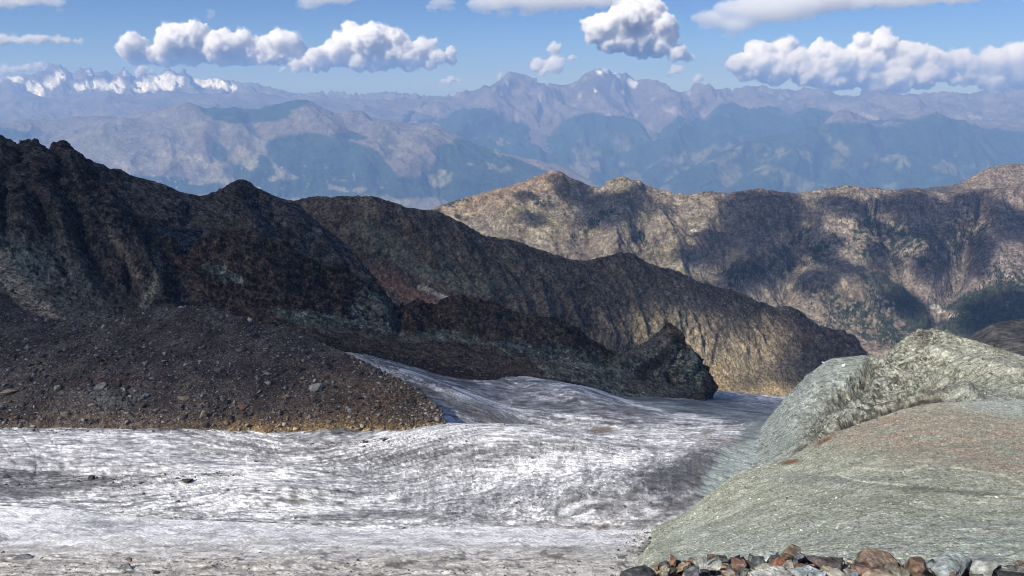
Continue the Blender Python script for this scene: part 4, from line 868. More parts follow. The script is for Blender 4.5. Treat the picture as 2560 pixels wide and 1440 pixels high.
M_ICE2 = ground_mat('near_ice', 1.5, .4, .10, .2, .8, .2, rough=.6, spec=.3, flow=[(1.6, 9, .40), (5.0, 26, .32)])
def h_ice2(g):
    q, L = warped(g, 3, 171, 4, 5.0)
    br = blob(g.cpx, g.py, 700, 1440, 1300, 60, 0, .6)
    return (.22 * fbm(q, 2.5, 4, 172, .6, 'r') + .8 * br * fbm(q, 5, 5, 173, .6, 'r') + .06 * fbm(g.P, .8, 3, 174), .6 * fbm(g.P, 22, 3, 175) - 10 * sst(1560, 1760, g.cpx) * sst(1330, 1480, g.py))
def c_ice2(g):
    px, py = g.px, g.py
    qq = np.stack([g.cpx, g.cpy, 0 * px], -1)
    q, L = warped(g, 3, 171, 4, 6.0)
    st = fbm(q, 3.2, 5, 176, .65); st2 = fbm(q, .9, 3, 177, .7)
    c = mix([.34, .34, .36], [.68, .685, .70], sst(-.4, .22, st + .5 * st2))
    h1 = fbm(qq, 60, 5, 1175, .72, st=(.28, 2.2, 1)); h2 = fbm(qq, 30, 4, 1176, .7, 'r', st=(.3, 2.6, 1)) - .34
    h3 = fbm(qq + np.stack([g.ox, .6 * g.oy, 0 * px], -1) * 1.5, 70, 5, 1177, .7, st=(.5, 1.5, 1))
    t = .5 + .8 * h1 + .8 * h3 + .3 * st
    c = mix(mix([.32, .32, .325], [.60, .60, .61], sst(0, .5, t)), [.84, .84, .85], sst(.4, .85, t)); c = mix(c, [.15, .145, .14], sst(.05, .4, h2) * .55)
    warm = sst(1320, 1410, py + 14 * fbm(g.P, 12, 3, 178))
    c = mix(c, mix([.30, .27, .235], [.62, .585, .53], sst(-.3, .25, st + .5 * st2)), warm * .9)
    c = mix(c, [.10, .095, .075], sst(.13, .28, st * .8 + st2 * .6 - .03) * sst(1340, 1415, py) * .9)
    c = mix(c, [.82, .82, .83], sst(.75, .2, np.abs(g.v)) * 0 + .0 * px)
    lip = sst(16, 2, py - poly(px, [(-330,1262),(0,1266),(200,1282),(300,1292),(450,1300),(560,1304),(700,1310),(850,1322),(1000,1324),(1100,1320),(1250,1318),(1400,1324),(1500,1330),(1700,1320)]))
    c = mix(c, [.76, .75, .72], lip * .8)
    for b in [(260,1345,130,6,-8),(700,1370,120,5,-5),(1000,1370,160,5,3),(60,1355,70,5,-4),(1250,1350,200,8,2),(420,1336,60,4,-14)]:
        c = mix(c, [.74, .74, .74], blob(px, py, *b, .7) * .7)
    c = mix(c, [.36, .38, .34], blob(px, py, 1480, 1400, 150, 45, 0, .6) * sst(-.1, .25, h3) * .3)
    c = mix(c, [.07, .07, .045], sst(.56, .74, fbm(qq + np.stack([1.5 * g.ox, g.oy, 0 * px], -1), 60, 4, 1178, .5, 'r', st=(.6, 1.5, 1))) * sst(1345, 1385, py) * sst(500, 1000, px) * .8)
    c = c * np.exp(.55 * fbm(g.P, .9, 3, 1171, .8))[..., None]
    cr2 = sst(.56, .74, fbm(qq, 120, 5, 1172, .6, 'r', st=(.5, 2.6, 1)))
    c = mix(c, [.085, .08, .06], cr2 * sst(1352, 1400, py + 20 * fbm(qq, 80, 3, 1173)) * .85)
    sp2 = sst(.12, .3, fbm(qq, 16, 4, 1174, .75, st=(.6, 1.6, 1))) * sst(1370, 1425, py)
    c = mix(c, [.16, .14, .105], sp2 * .6)
    crk = sst(.80, .90, fbm(g.P + 2 * np.stack([fbm(g.P, 6, 2, 1), fbm(g.P, 6, 2, 2), 0 * px], -1), 9, 2, 179, .4, 'r', st=(.5, 1, 1)))
    c = mix(c, [.09, .09, .075], crk * sst(1340, 1400, py) * .8)
    gr = sst(.45, .7, blob(px, py, 1670, 1350, 80, 26, -20, .5) + .6 * h3)
    c = np.minimum(c * 1.22, .86)
    return mix(c, [.17, .18, .13], gr * .8)
g_ice2 = sheet('near_glacier', [
  [(-330,1258,236),(-150,1258,236),(0,1264,236),(100,1270,236),(200,1280,235),(300,1291,235),(450,1299,235),(560,1303,234),(700,1309,234),(850,1320,233),(1000,1323,233),(1100,1319,233),(1250,1317,233),(1400,1322,232),(1500,1328,232),(1600,1326,230),(1700,1315,228),(1850,1330,226)],
  [(-330,1372,196),(800,1384,196),(1850,1390,194)],
  [(-330,1480,158),(1850,1480,158)],
  [(-330,1700,112),(1850,1700,112)]], M_ICE2, h_ice2, c_ice2, lambda g: np.zeros_like(g.px), flow=lambda g: np.stack([(g.cpx + g.ox) / 100, (g.cpy + 1.0 * g.oy) / 60, 0 * g.px], -1), x1=1850, rx=2.1, ry=1.8, curve=True, back=[(4,-3,3),(6,-14,4)],
  label='dusty near part of the glacier with a bright lip and dark cracks', cat='glacier')

# ------------------------------------------------------------------ rubble covered moraine
M_MOR = ground_mat('moraine_rubble', 2.6, .8, .45, .6, 1.0, .8)
def h_mor(g):
    return (.55 * fbm(g.P, 2.6, 4, 181, .7, 'b') + .9 * fbm(g.P, 12, 3, 182), 4.5 * fbm(g.P, 50, 3, 183) + 1.8 * fbm(g.P, 18, 3, 1184) + 1.6 * fbm(g.P, 13, 3, 1183) * sst(1.5, 2.0, g.v) - 9 * sst(.0, .0001, -g.v) * 0)
def c_mor(g):
    px, py = g.wx, g.wy
    n = fbm(g.P, 20, 4, 184); f = fbm(g.P, 1.5, 3, 185, .8)
    c = mix([.060, .050, .047], [.125, .110, .100], sst(-.3, .3, n))
    c = mix(c, [.12, .085, .05], sst(650, 950, px + 60 * n) * sst(850, 950, py) * .6)
    c = mix(c, [.07, .035, .03], blob(px, py, 300, 950, 130, 10, -2, .6) * .7)
    c = mix(c, [.135, .155, .15], blob(px, py, 290, 995, 80, 22, 4, .6) * .6)
    c = mix(c, [.16, .16, .115], blob(px, py, 700, 800, 60, 20, 20, .6) * .4)
    c = mix(c, [.235, .165, .085], sst(1030, 1085, py + 10 * n) * sst(480, 600, px) * .9)
    c = mix(c, [.13, .095, .055], sst(1010, 1050, py + 10 * n) * .35)
    c = c * np.exp(1.3 * f + .5 * fbm(g.P, 5, 3, 1186, .7))[..., None] * [.95, .90, .84]
    return c
def s_mor(g):
    px, py = g.px, g.py
    e = poly(px, [(-330,1060),(500,1062),(560,1050),(620,1048),(800,1052),(950,1052),(1050,1060),(1110,1080)])
    return 1 - .9 * sst(-8, 14, py - e + 10 * fbm(g.P, 14, 3, 186)) * sst(480, 600, px)
g_mor = sheet('moraine', [
  [(-330,690,530),(0,740,528),(60,780,526),(120,796,524),(200,800,522),(300,786,520),(400,766,520),(500,766,520),(600,790,522),(700,818,525),(760,842,528),(800,856,528),(850,878,512),(900,902,492),(940,922,476),(1000,950,452),(1050,978,434),(1085,1006,422),(1102,1030,414),(1112,1052,410)],
  [(-330,860,465),(0,880,465),(400,880,465),(700,900,465),(850,935,455),(1000,985,432),(1112,1056,408)],
  [(-330,1056,396),(0,1058,396),(200,1062,396),(350,1062,396),(480,1056,396),(540,1072,392),(600,1094,386),(650,1102,384),(720,1103,384),(800,1100,384),(900,1104,383),(950,1100,384),(1000,1090,388),(1050,1076,394),(1112,1060,406)]], M_MOR, h_mor, c_mor, s_mor, x1=1112, rx=2.1, ry=1.9, back=[(6,-4,3),(14,-14,3)], under=[(-3,-4,3),(-3,-8,2)],
  label='broad dark rubble moraine spread below the left crags', cat='moraine')

# ------------------------------------------------------------------ pale green ridge at right
M_E = ground_mat('green_scree', 3.0, .7, .16, .32, .9, .5, bed=[(.55, 2, 2.5, .38)])
M_E2 = ground_mat('green_schist', 3.0, .7, .16, .32, .9, .5, bed=[(1.3, 33, 5, .55), (.8, 40, 3, .35)])
E2C = [(1800,1175,360),(1840,1140,385),(1880,1095,410),(1905,1062,430),(1930,1033,446),(1950,1014,455),(1962,1000,456),(1975,985,456),(1988,974,456),(2000,962,455),(2012,945,454),(2030,930,452),(2045,918,450),(2060,906,448),(2080,897,446),(2110,893,444),(2150,889,440),(2190,886,436),(2215,886,432),(2235,878,428),(2250,868,424),(2262,852,420),(2274,842,418),(2284,832,416),(2300,826,414),(2325,822,412),(2345,826,410),(2370,832,406),(2400,842,402),(2440,854,396),(2480,866,390),(2520,878,384),(2560,892,378),(2700,940,360),(2890,990,340)]
def h_e2(g):
    px, py = g.cpx + .5 * g.ox, g.cpy + .5 * g.oy
    cre = creases(px, py, [([(2300,824),(2262,870),(2215,940),(2150,1010),(2080,1062)],44,5), ([(2215,888),(2170,945),(2110,1010),(2040,1075)],36,-4), ([(2150,890),(2090,930),(2030,990),(1990,1050)],44,3), ([(2290,930),(2350,965),(2440,1000)],26,4), ([(2060,1110),(2140,1062),(2230,1030),(2310,1002),(2420,998)],16,4.5), ([(2330,880),(2420,905),(2560,935)],24,3), ([(2360,925),(2460,960),(2600,990)],24,-2.5)]) * sst(.0, .3, g.v)
    cliff = np.maximum(blob(px, py, 2140, 1000, 150, 60, -38, .45), blob(px, py, 2250, 930, 110, 60, -60, .5))
    cliff = np.maximum(cliff, blob(px, py, 2010, 1010, 60, 70, -60, .5) * .8)
    cliff = np.maximum(cliff, blob(px, py, 2360, 975, 130, 22, 0, .5) * .9)
    cliff = np.maximum(cliff, .5 * blob(px, py, 2290, 850, 50, 34, -40, .5))
    P = g.P.copy()
    P = P + 5 * np.stack([fbm(g.P, 16, 2, 191), fbm(g.P, 16, 2, 192), fbm(g.P, 16, 2, 193)], -1)
    r = fbm(P, 15, 5, 194, .6, 'r', st=(1, .8, 2.0))
    big = np.exp(-((px - 2215) / 40.) ** 2) * 0
    rav = -8 * blob(px, py, 2160, 960, 90, 26, -50, .6)
    return (cre + (cliff * 1.2 + .3) * strata(g, 3.2, 32, 4, 1353, warp=.6) + cliff * (2.2 * (r - .34) + 2.4 * fbm(P, 4.5, 4, 195, .6, 'r')) + .35 * fbm(g.P, 5, 4, 196, .6, 'r') + .15 * fbm(g.P, 1.5, 3, 199), rav + 1.2 * fbm(g.P, 40, 3, 197) - 3.0 * sst(1980, 1860, px) - 5 * sst(1850, 1800, px))
def c_e2(g):
    px, py = g.wx, g.wy
    n = fbm(g.P, 12, 5, 198, .65)
    bed = fbm(g.P + 6 * np.stack([n, n, n], -1), 9, 4, 200, .65, st=(.3, .3, 2.4))
    bed2 = fbm(g.P, 4, 4, 1200, .7, st=(.35, .5, 2.0))
    c = mix([.27, .285, .225], [.43, .44, .355], sst(-.3, .3, n + .5 * bed))
    c = mix(c, [.33, .375, .345], sst(1180, 980, py) * sst(2280, 2120, px + .0) * .8)
    cliff = np.maximum(blob(px, py, 2170, 990, 170, 55, -36, .6), blob(px, py, 2250, 920, 110, 50, -58, .6))
    cliff = np.maximum(cliff, blob(px, py, 2010, 985, 50, 60, -60, .6))
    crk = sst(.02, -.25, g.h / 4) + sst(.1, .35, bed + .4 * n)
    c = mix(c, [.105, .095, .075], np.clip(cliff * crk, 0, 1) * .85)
    c = mix(c, [.09, .085, .06], sst(.2, .5, blob(px, py, 2285, 848, 36, 22, -40, .6) + .3 * n - .1) * .8)
    c = mix(c, [.13, .07, .045], blob(px, py, 2345, 975, 40, 8, -20, .6) * .8)
    dk = np.maximum(blob(px, py, 2380, 1003, 70, 9, 2, .6), blob(px, py, 2180, 1035, 90, 14, -28, .6))
    c = mix(c, [.08, .06, .045], dk * sst(-.2, .1, bed) * .85)
    c = mix(c, [.10, .10, .075], sst(.15, .4, bed2 + .3 * bed) * (.35 + .45 * np.clip(cliff, 0, 1)) * sst(1960, 2050, px))
    s1 = strata(g, 4.5, 30, 4, 1351); s2 = strata(g, 2.0, 36, 3.5, 1352)
    rk = np.clip(.25 + .9 * cliff + .8 * blob(px, py, 2290, 850, 60, 40, -30, .6), 0, 1) * sst(1940, 2020, px)
    c = mix(c, [.085, .08, .06], sst(.0, -.28, s1 + .6 * s2) * rk * .85)
    s3 = strata(g, 1.0, 38, 4, 1354, warp=.3)
    c = mix(c, [.07, .068, .05], sst(-.02, -.22, s3 + .4 * s1) * np.clip(rk * 1.2, 0, 1) * .8)
    c = mix(c, [.10, .10, .08], sst(-.12, -.3, s3 + .2 * s2) * .5)
    c = mix(c, [.55, .55, .46], sst(.08, .35, s1 + .5 * s2 + .4 * s3) * rk * .55)
    led = creases(g.px + .4 * g.ox, g.py + .4 * g.oy, [([(1990,1130),(2060,1106),(2140,1064),(2230,1030),(2310,1006),(2440,1008)],13,1.0)])
    c = mix(c, [.06, .045, .035], np.clip(led * 1.3, 0, 1) * sst(-.25, .05, bed2) * .9)
    sh = mix([.30, .345, .325], [.42, .465, .44], sst(-.3, .3, fbm(g.P, 3, 4, 201, .7)))
    c = mix(c, sh, np.maximum(sst(2060, 1930, px - .6 * (1080 - py)), 0) * .85)
    c = mix(c, [.46, .46, .39], blob(px, py, 2440, 900, 190, 20, 14, .6) * .5)
    c = mix(c, [.30, .32, .285], blob(px, py, 2480, 985, 140, 34, 4, .5) * .7)
    c = c * np.exp(.5 * fbm(g.P, 6, 4, 1202, .7, st=(.6, .6, 2)) + .6 * fbm(g.P, 1.6, 3, 202, .8))[..., None]
    return c * .73
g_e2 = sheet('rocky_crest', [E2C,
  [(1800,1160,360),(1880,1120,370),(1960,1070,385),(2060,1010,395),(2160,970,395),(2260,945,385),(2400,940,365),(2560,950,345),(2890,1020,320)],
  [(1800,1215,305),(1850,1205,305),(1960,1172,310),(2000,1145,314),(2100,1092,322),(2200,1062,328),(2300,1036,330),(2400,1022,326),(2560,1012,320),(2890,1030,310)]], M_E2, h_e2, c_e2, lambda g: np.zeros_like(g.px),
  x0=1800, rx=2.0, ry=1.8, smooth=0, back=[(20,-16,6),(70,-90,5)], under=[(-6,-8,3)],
  label='pale green rocky crest rising from the glacier at the right', cat='rock ridge')

def h_e1(g):
    px, py = g.cpx, g.cpy
    return (.16 * fbm(g.P, 3, 4, 211, .65, 'b') + .35 * fbm(g.P, 9, 3, 212), .8 * fbm(g.P, 35, 3, 213) - 14 * sst(1650, 1490, px + 26 * fbm(g.P, 9, 3, 1213)) + .5 * fbm(g.P, 7, 3, 1214, .6, 'r', st=(.4, 1, 1)) + .5 * blob(px, py, 2200, 1215, 320, 12, 6, .7))
def c_e1(g):
    px, py = g.px, g.py
    n = fbm(g.P, 10, 5, 214, .6); st = fbm(g.P, 4, 4, 215, .65, st=(.3, 1, 1))
    f = fbm(g.P * np.array([1, 1, 1]), np.maximum(.55, .0022 * 260), 3, 216, .8)
    c = mix([.215, .228, .175], [.30, .312, .25], sst(-.3, .3, n + .4 * st))
    c = mix(c, [.29, .315, .275], sst(1250, 1400, py + 40 * n) * .7)
    gz = fbm(g.P, 26, 4, 1219, .6, st=(.5, 1, 1)); c = c * (1 + .35 * gz)[..., None]
    rd = np.maximum(blob(px, py, 2330, 1080, 360, 72, 4, .7), blob(px, py, 2480, 1120, 220, 60, 10, .6))
    c = mix(c, [.245, .190, .145], rd * sst(-.45, .2, n + .8 * st) * .9)
    c = mix(c, [.12, .115, .095], sst(.12, .34, fbm(g.P, 1.5, 4, 1215, .75, st=(.5, 1, 1))) * .6)
    c = mix(c, [.42, .42, .35], sst(.16, .36, fbm(g.P, 1.2, 3, 1217, .75)) * .5)
    c = mix(c, [.13, .065, .04], np.maximum(blob(px, py, 1975, 1155, 26, 6, -8, .6), blob(px, py, 2060, 1102, 30, 5, -28, .6)) * .9)
    c = mix(c, [.27, .30, .27], blob(px, py, 2520, 1010, 160, 26, 6, .6) * .8)
    c = mix(c, [.14, .155, .15], blob(px, py, 2060, 1200, 130, 11, 4, .7) * .55)
    c = mix(c, [.13, .135, .11], blob(px, py, 2420, 1232, 170, 6, 5, .6) * .75 + .5 * blob(px, py, 2340, 1225, 200, 14, 4, .7) * sst(-.1, .2, st))
    c = mix(c, [.16, .185, .18], blob(px, py, 2480, 1325, 140, 30, 3, .6) * sst(-.1, .25, st) * .8)
    # thin paths
    for pts in ([(2080,1180),(2120,1196),(2160,1204),(2200,1206),(2240,1212),(2262,1210)], [(2130,1168),(2200,1176),(2260,1178),(2300,1170),(2320,1164)], [(2380,1168),(2450,1178),(2500,1186),(2560,1210)], [(2460,1240),(2520,1243),(2560,1240)]):
        a = np.array(pts, float); ye = np.interp(px, a[:, 0], a[:, 1])
        c = mix(c, [.46, .44, .33], sst(3.4, .8, np.abs(py - ye + 2 * n)) * (px > a[0, 0]) * (px < a[-1, 0]) * .75)
    ed = sst(1720, 1610, px + 30 * n)
    c = mix(c, [.17, .175, .115], ed * sst(-.3, .2, st) * .6)
    return c * 1.30 * np.exp(.8 * f + .35 * fbm(g.P, 2.2, 3, 1216, .7, st=(.5, 1, 1)))[..., None]
g_e1 = sheet('scree_slope', [
  [(1470,1390,225),(1560,1348,226),(1600,1334,228),(1640,1316,230),(1680,1298,233),(1710,1284,236),(1740,1260,238),(1770,1236,241),(1800,1214,245),(1830,1190,250),(1850,1180,252),(1890,1168,258),(1930,1160,264),(1960,1154,268),(1985,1140,270),(2010,1124,273),(2040,1106,276),(2070,1090,280),(2100,1078,283),(2140,1064,287),(2180,1050,290),(2220,1036,293),(2260,1024,296),(2300,1014,298),(2340,1008,300),(2400,1004,300),(2460,1002,300),(2560,998,298),(2890,990,290)],
  [(1470,1410,200),(1650,1350,205),(1800,1270,215),(2000,1190,222),(2200,1130,224),(2400,1110,220),(2890,1100,215)],
  [(1470,1430,165),(1700,1370,160),(2000,1290,150),(2200,1250,148),(2890,1230,148)],
  [(1470,1480,118),(1700,1460,110),(2000,1420,95),(2200,1400,92),(2890,1390,92)],
  [(1470,1600,82),(2200,1540,62),(2890,1540,62)]], M_E, h_e1, c_e1, lambda g: np.zeros_like(g.px), x0=1470, rx=2.0, ry=1.8, curve=True, smooth=24, back=[(10,-9,4),(22,-28,4)],
  label='olive grey scree slope domed at the right foreground', cat='slope')

# ------------------------------------------------------------------ clouds overhead, outside the picture; their volume shades the land
def veil_material():
    m = bpy.data.materials.new('cloud_vapour'); m.use_nodes = True
    t = m.node_tree; t.nodes.remove(t.nodes['Principled BSDF'])
    v = t.nodes.new('ShaderNodeVolumeScatter'); v.inputs['Color'].default_value = (1, 1, 1, 1); v.inputs['Density'].default_value = 0.015
    t.links.new(v.outputs[0], t.nodes['Material Output'].inputs['Volume'])
    return m
VEIL = veil_material()
def smooth2(a, n):
    for _ in range(n):
        a = np.pad(a, 1, 'edge'); a = (a[:-2] + 2 * a[1:-1] + a[2:]) / 4
        a = (a[:, :-2] + 2 * a[:, 1:-1] + a[:, 2:]) / 4
    return a
def overhead_cloud(parts, cell, zc, label, seed):
    S = np.array(SUN)
    pts = []; val = []
    for P, s in parts:
        q = P + S[None] * ((zc - P[:, 2]) / S[2])[:, None]
        pts.append(q[:, :2]); val.append(s)
    pts = np.concatenate(pts); val = np.concatenate(val)
    lo = pts.min(0) - 12 * cell; hi = pts.max(0) + 12 * cell
    nx, ny = ((hi - lo) / cell).astype(int) + 1
    ij = ((pts - lo) / cell).astype(int); k = ij[:, 1] * nx + ij[:, 0]
    cnt = np.bincount(k, minlength=nx * ny).reshape(ny, nx).astype(float)
    sm = np.bincount(k, weights=val, minlength=nx * ny).reshape(ny, nx)
    have = cnt > 0; mean = np.where(have, sm / np.maximum(cnt, 1), 0)
    W = have.astype(float); V = mean * W
    out = mean.copy(); filled = have.copy()
    for n in (2, 6, 20, 60):
        w_, v_ = smooth2(W, n), smooth2(V, n)
        ok = (~filled) & (w_ > .03)
        out[ok] = v_[ok] / w_[ok]; filled |= ok
    out = smooth2(out, 1)
    out[:3] = 0; out[-3:] = 0; out[:, :3] = 0; out[:, -3:] = 0
    s = np.clip(out, 0, 1)
    tau = -np.log(1 - .90 * s) - .03
    th = np.maximum(tau, 0) / .015 * S[2]
    Y, X = np.mgrid[0:ny, 0:nx]
    X = lo[0] + X * cell; Y = lo[1] + Y * cell
    wv = fbm(np.stack([X, Y, 0 * X], -1), cell * 22, 3, seed) * 12
    top = zc + wv + .65 * th; bot = zc + wv - .35 * th
    on = th > 0
    # keep faces whose corners are not all empty; rim vertices are shared so the body is closed
    idx = np.arange(nx * ny).reshape(ny, nx)
    q = np.stack([idx[:-1, :-1], idx[:-1, 1:], idx[1:, 1:], idx[1:, :-1]], -1).reshape(-1, 4)
    onf = on.ravel()
    q = q[onf[q].any(1)]
    N = nx * ny
    botidx = np.where(onf, np.arange(N) + N, np.arange(N))
    qb = botidx[q][:, ::-1]
    V = np.concatenate([np.stack([X, Y, top], -1).reshape(-1, 3), np.stack([X, Y, bot], -1).reshape(-1, 3)])
    Fc = np.concatenate([q, qb])
    used, inv = np.unique(Fc, return_inverse=True)
    o = mesh_from('cloud', V[used], inv.reshape(-1, 4), VEIL)
    return tag(o, label, 'cloud', None, 'thing')
def pick(g, vis=True):
    P = g.P.reshape(-1, 3); v = g.v.ravel()
    return P, v
near, mid = [], []
for P, s, _ in SHADE:
    (mid if np.median(P[:, 1]) > 2600 else near).append((P, s))
overhead_cloud(near, 7.0, 1830, 'thick cloud overhead whose shade covers the crags and moraine', 5)
overhead_cloud(mid, 22.0, 1980, 'broken cloud overhead whose shade spots the sunlit ridge', 6)

# ------------------------------------------------------------------ stones
def stone_mat(name, bump=.5, sc=9.0, dist=.01):
    return ground_mat(name, 1 / sc, .35 / sc, .30, .28, bump, dist, rough=.85)
M_STONE = stone_mat('weathered_stone', .8, 14, .02)
M_BOULD = stone_mat('rubble_stone', .6, 1.2, .1)

def hull_stones(k, seed):
    """small angular stone bodies of about twenty faces"""
    rs = np.random.RandomState(seed); out = []
    for i in range(k):
        bm = bmesh.new()
        p = rs.normal(size=(9, 3)); p /= np.abs(p).max(1)[:, None] ** .7 + .3; p *= .9
        for q in p: bm.verts.new(q)
        r = bmesh.ops.convex_hull(bm, input=bm.verts)
        bmesh.ops.delete(bm, geom=[g for g in r['geom_interior'] if isinstance(g, bmesh.types.BMVert)], context='VERTS')
        bmesh.ops.triangulate(bm, faces=bm.faces)
        bm.verts.ensure_lookup_table(); bm.verts.index_update()
        V = np.array([v.co[:] for v in bm.verts]); Fc = np.array([[v.index for v in f.verts] for f in bm.faces])
        out.append((V, Fc)); bm.free()
    return out
STONES = hull_stones(10, 4)
def scatter(name, pos, size, cols, mat, seed, label=None, flat=.6):
    rs = np.random.RandomState(seed); Vs, Fs, Cs = [], [], []; off = 0
    which = rs.randint(0, len(STONES), len(pos))
    for w_ in range(len(STONES)):
        sel = which == w_
        if not sel.any(): continue
        V, Fc = STONES[w_]; n = sel.sum()
        a = rs.uniform(0, 6.28, n); ca, sa = np.cos(a), np.sin(a); s = size[sel][:, None] * rs.uniform(.7, 1.3, (n, 3)) * [1, 1, flat]
        x = V[None, :, 0] * s[:, 0:1]; y = V[None, :, 1] * s[:, 1:2]; z = V[None, :, 2] * s[:, 2:3]
        tl = rs.uniform(-.5, .5, n)[:, None]
        x, z = x * np.cos(tl) - z * np.sin(tl), x * np.sin(tl) + z * np.cos(tl)
        W = np.stack([x * ca[:, None] - y * sa[:, None], x * sa[:, None] + y * ca[:, None], z], -1) + pos[sel][:, None]
        Vs.append(W.reshape(-1, 3)); Cs.append(np.repeat(cols[sel], len(V), 0))
        Fs.append((Fc[None] + (np.arange(n) * len(V))[:, None, None] + off).reshape(-1, 3)); off += n * len(V)
    o = mesh_from(name, np.concatenate(Vs), np.concatenate(Fs), mat, np.concatenate(Cs), smooth=False)
    return tag(o, label, None, None, 'stuff')
def sample(g, n, w, seed):
    rs = np.random.RandomState(seed)
    w = np.where((g.v >= 0) & (g.px > -60) & (g.px < 2620) & (g.py < 1460), w, 0).ravel().astype(float)
    area = w / w.sum()
    idx = rs.choice(len(area), n, p=area)
    P = g.P.reshape(-1, 3)[idx]
    jit = np.stack([rs.uniform(-.5, .5, n), rs.uniform(-.5, .5, n), np.zeros(n)], -1) * (g.d.ravel()[idx] / F * 2.5)[:, None]
    return P + jit, idx, rs
def pal(rs, n, cs, p, var=.25):
    cs = np.array(cs); k = rs.choice(len(cs), n, p=np.array(p) / sum(p))
    return cs[k] * rs.uniform(1 - var, 1 + var, n)[:, None]

# moraine rubble
P_, idx, rs = sample(g_mor, 19000, np.ones_like(g_mor.px) * (1.0), 1)
sz = np.clip(rs.pareto(2.6, len(P_)) * .42 + .32, .3, 2.4)
P_[:, 2] += sz * .15
gold = sst(1040, 1085, g_mor.py.ravel()[idx]) * sst(480, 600, g_mor.px.ravel()[idx])
cc = pal(rs, len(P_), [[.12, .10, .09], [.22, .19, .17], [.045, .045, .042], [.28, .28, .25], [.17, .115, .075], [.38, .35, .29]], [5, 4, 5, 1.6, 1.0, 1.0])
cc = cc * (1 - gold[:, None]) + pal(rs, len(P_), [[.34, .24, .12], [.20, .14, .08], [.42, .34, .22]], [3, 2, 2]) * gold[:, None]
scatter('rubble', P_, sz, cc, M_BOULD, 2)
# rubble spilled on the ice along the moraine and on the dirty bands
wt = blob(g_ice.px, g_ice.py, 1000, 940, 130, 14, 25, .5) * 2 + blob(g_ice.px, g_ice.py, 300, 1070, 500, 12, 0, .4) + blob(g_ice.px, g_ice.py, 900, 1110, 200, 9, -4, .5) * 1.5 + .35 * blob(g_ice.px, g_ice.py, 250, 1205, 260, 20, -2, .5) + .02
P_, idx, rs = sample(g_ice, 4200, wt, 3)
sz = np.clip(rs.pareto(2.6, len(P_)) * .25 + .22, .2, 1.1)
scatter('rubble', P_, sz, pal(rs, len(P_), [[.07, .06, .055], [.12, .10, .09], [.16, .11, .07]], [4, 3, 1]), M_BOULD, 4)
# rubble below the knobs
P_, idx, rs = sample(g_c2, 7000, sst(1.0, 1.4, g_c2.v), 5)
sz = np.clip(rs.pareto(2.4, len(P_)) * .4 + .35, .35, 1.8)
scatter('rubble', P_, sz, pal(rs, len(P_), [[.10, .08, .065], [.15, .13, .11], [.14, .165, .155], [.05, .045, .04]], [4, 2, 2, 2]), M_BOULD, 6)
P_, idx, rs = sample(g_c1, 9000, sst(1.5, 1.9, g_c1.v), 7)
sz = np.clip(rs.pareto(2.4, len(P_)) * .35 + .3, .3, 1.6)
scatter('rubble', P_, sz, pal(rs, len(P_), [[.10, .085, .08], [.15, .13, .125], [.05, .045, .045]], [4, 2, 2]), M_BOULD, 8)
# stones on the two green slopes
P_, idx, rs = sample(g_e1, 12000, (g_e1.d / 150.) ** 0 * np.ones_like(g_e1.px), 9)
dd = P_[:, 1]
sz = (dd / F) * np.clip(rs.pareto(2.6, len(P_)) * 1.3 + 1.2, 1.2, 6)
cc = g_e1.o.data.color_attributes['albedo']; ca = np.empty(len(cc.data) * 4, np.float32); cc.data.foreach_get('color', ca); ca = ca.reshape(-1, 4)[:, :3]
scatter('gravel', P_, sz, ca[idx] * rs.choice([.4, .6, .85, 1.0, 1.25], len(P_))[:, None], M_BOULD, 10, flat=.5)
P_, idx, rs = sample(g_e2, 9000, np.ones_like(g_e2.px), 11)
sz = (P_[:, 1] / F) * np.clip(rs.pareto(2.6, len(P_)) * 1.1 + .9, .9, 6)
cc = g_e2.o.data.color_attributes['albedo']; ca = np.empty(len(cc.data) * 4, np.float32); cc.data.foreach_get('color', ca); ca = ca.reshape(-1, 4)[:, :3]
scatter('gravel', P_, sz, ca[idx] * rs.choice([.45, .75, 1.0, 1.3], len(P_))[:, None], M_BOULD, 12, flat=.5)

def rock_mesh(seed, dims, sub=3, cuts=11, rough=.05, lo=.5, hi=.85):
    """angular block: a ball cut by random planes, then roughened"""
    rs = np.random.RandomState(seed)
    bm = bmesh.new(); bmesh.ops.create_icosphere(bm, subdivisions=sub, radius=1)
    bm.verts.index_update()
    V = np.array([v.co[:] for v in bm.verts]); Fc = np.array([[v.index for v in f.verts] for f in bm.faces]); bm.free()
    ns = rs.normal(size=(cuts, 3)); ns /= np.linalg.norm(ns, axis=1)[:, None]
    ns = np.concatenate([ns, [[0, 0, 1], [0, 0, -1]]])
    for n in ns:
        o_ = rs.uniform(lo, hi); dt = V @ n
        V = V - np.maximum(dt - o_, 0)[:, None] * n
    V = V / np.abs(V).max(0)
    nn = V / np.linalg.norm(V, axis=1)[:, None]
    V = V + nn * (rough * fbm(V + seed, .5, 4, seed % 50, .6, 'r'))[:, None]
    return V * np.array(dims) / 2, Fc
def rock(name, label, cat, c, dims, rot, col, mat, seed, sub=3, group=None, **kw):
    V, Fc = rock_mesh(seed, dims, sub, **kw)
    n = fbm(V / max(dims) + seed, .35, 4, seed % 40, .65); n2 = fbm(V / max(dims) + seed, .16, 3, seed % 30 + 3, .65, st=(1, 1, 3))
    col = np.array(col)
    cols = mix(col * .62, col * 1.3, sst(-.3, .3, n + .5 * n2))
    cols = mix(cols, col * [1.15, 1.0, .8], sst(.15, .35, fbm(V / max(dims), .5, 3, seed % 20 + 9)) * .5)
    o = mesh_from(name, V, Fc, mat, cols, smooth=False)
    o.location = c; o.rotation_euler = rot
    return tag(o, label, cat, group, 'thing')

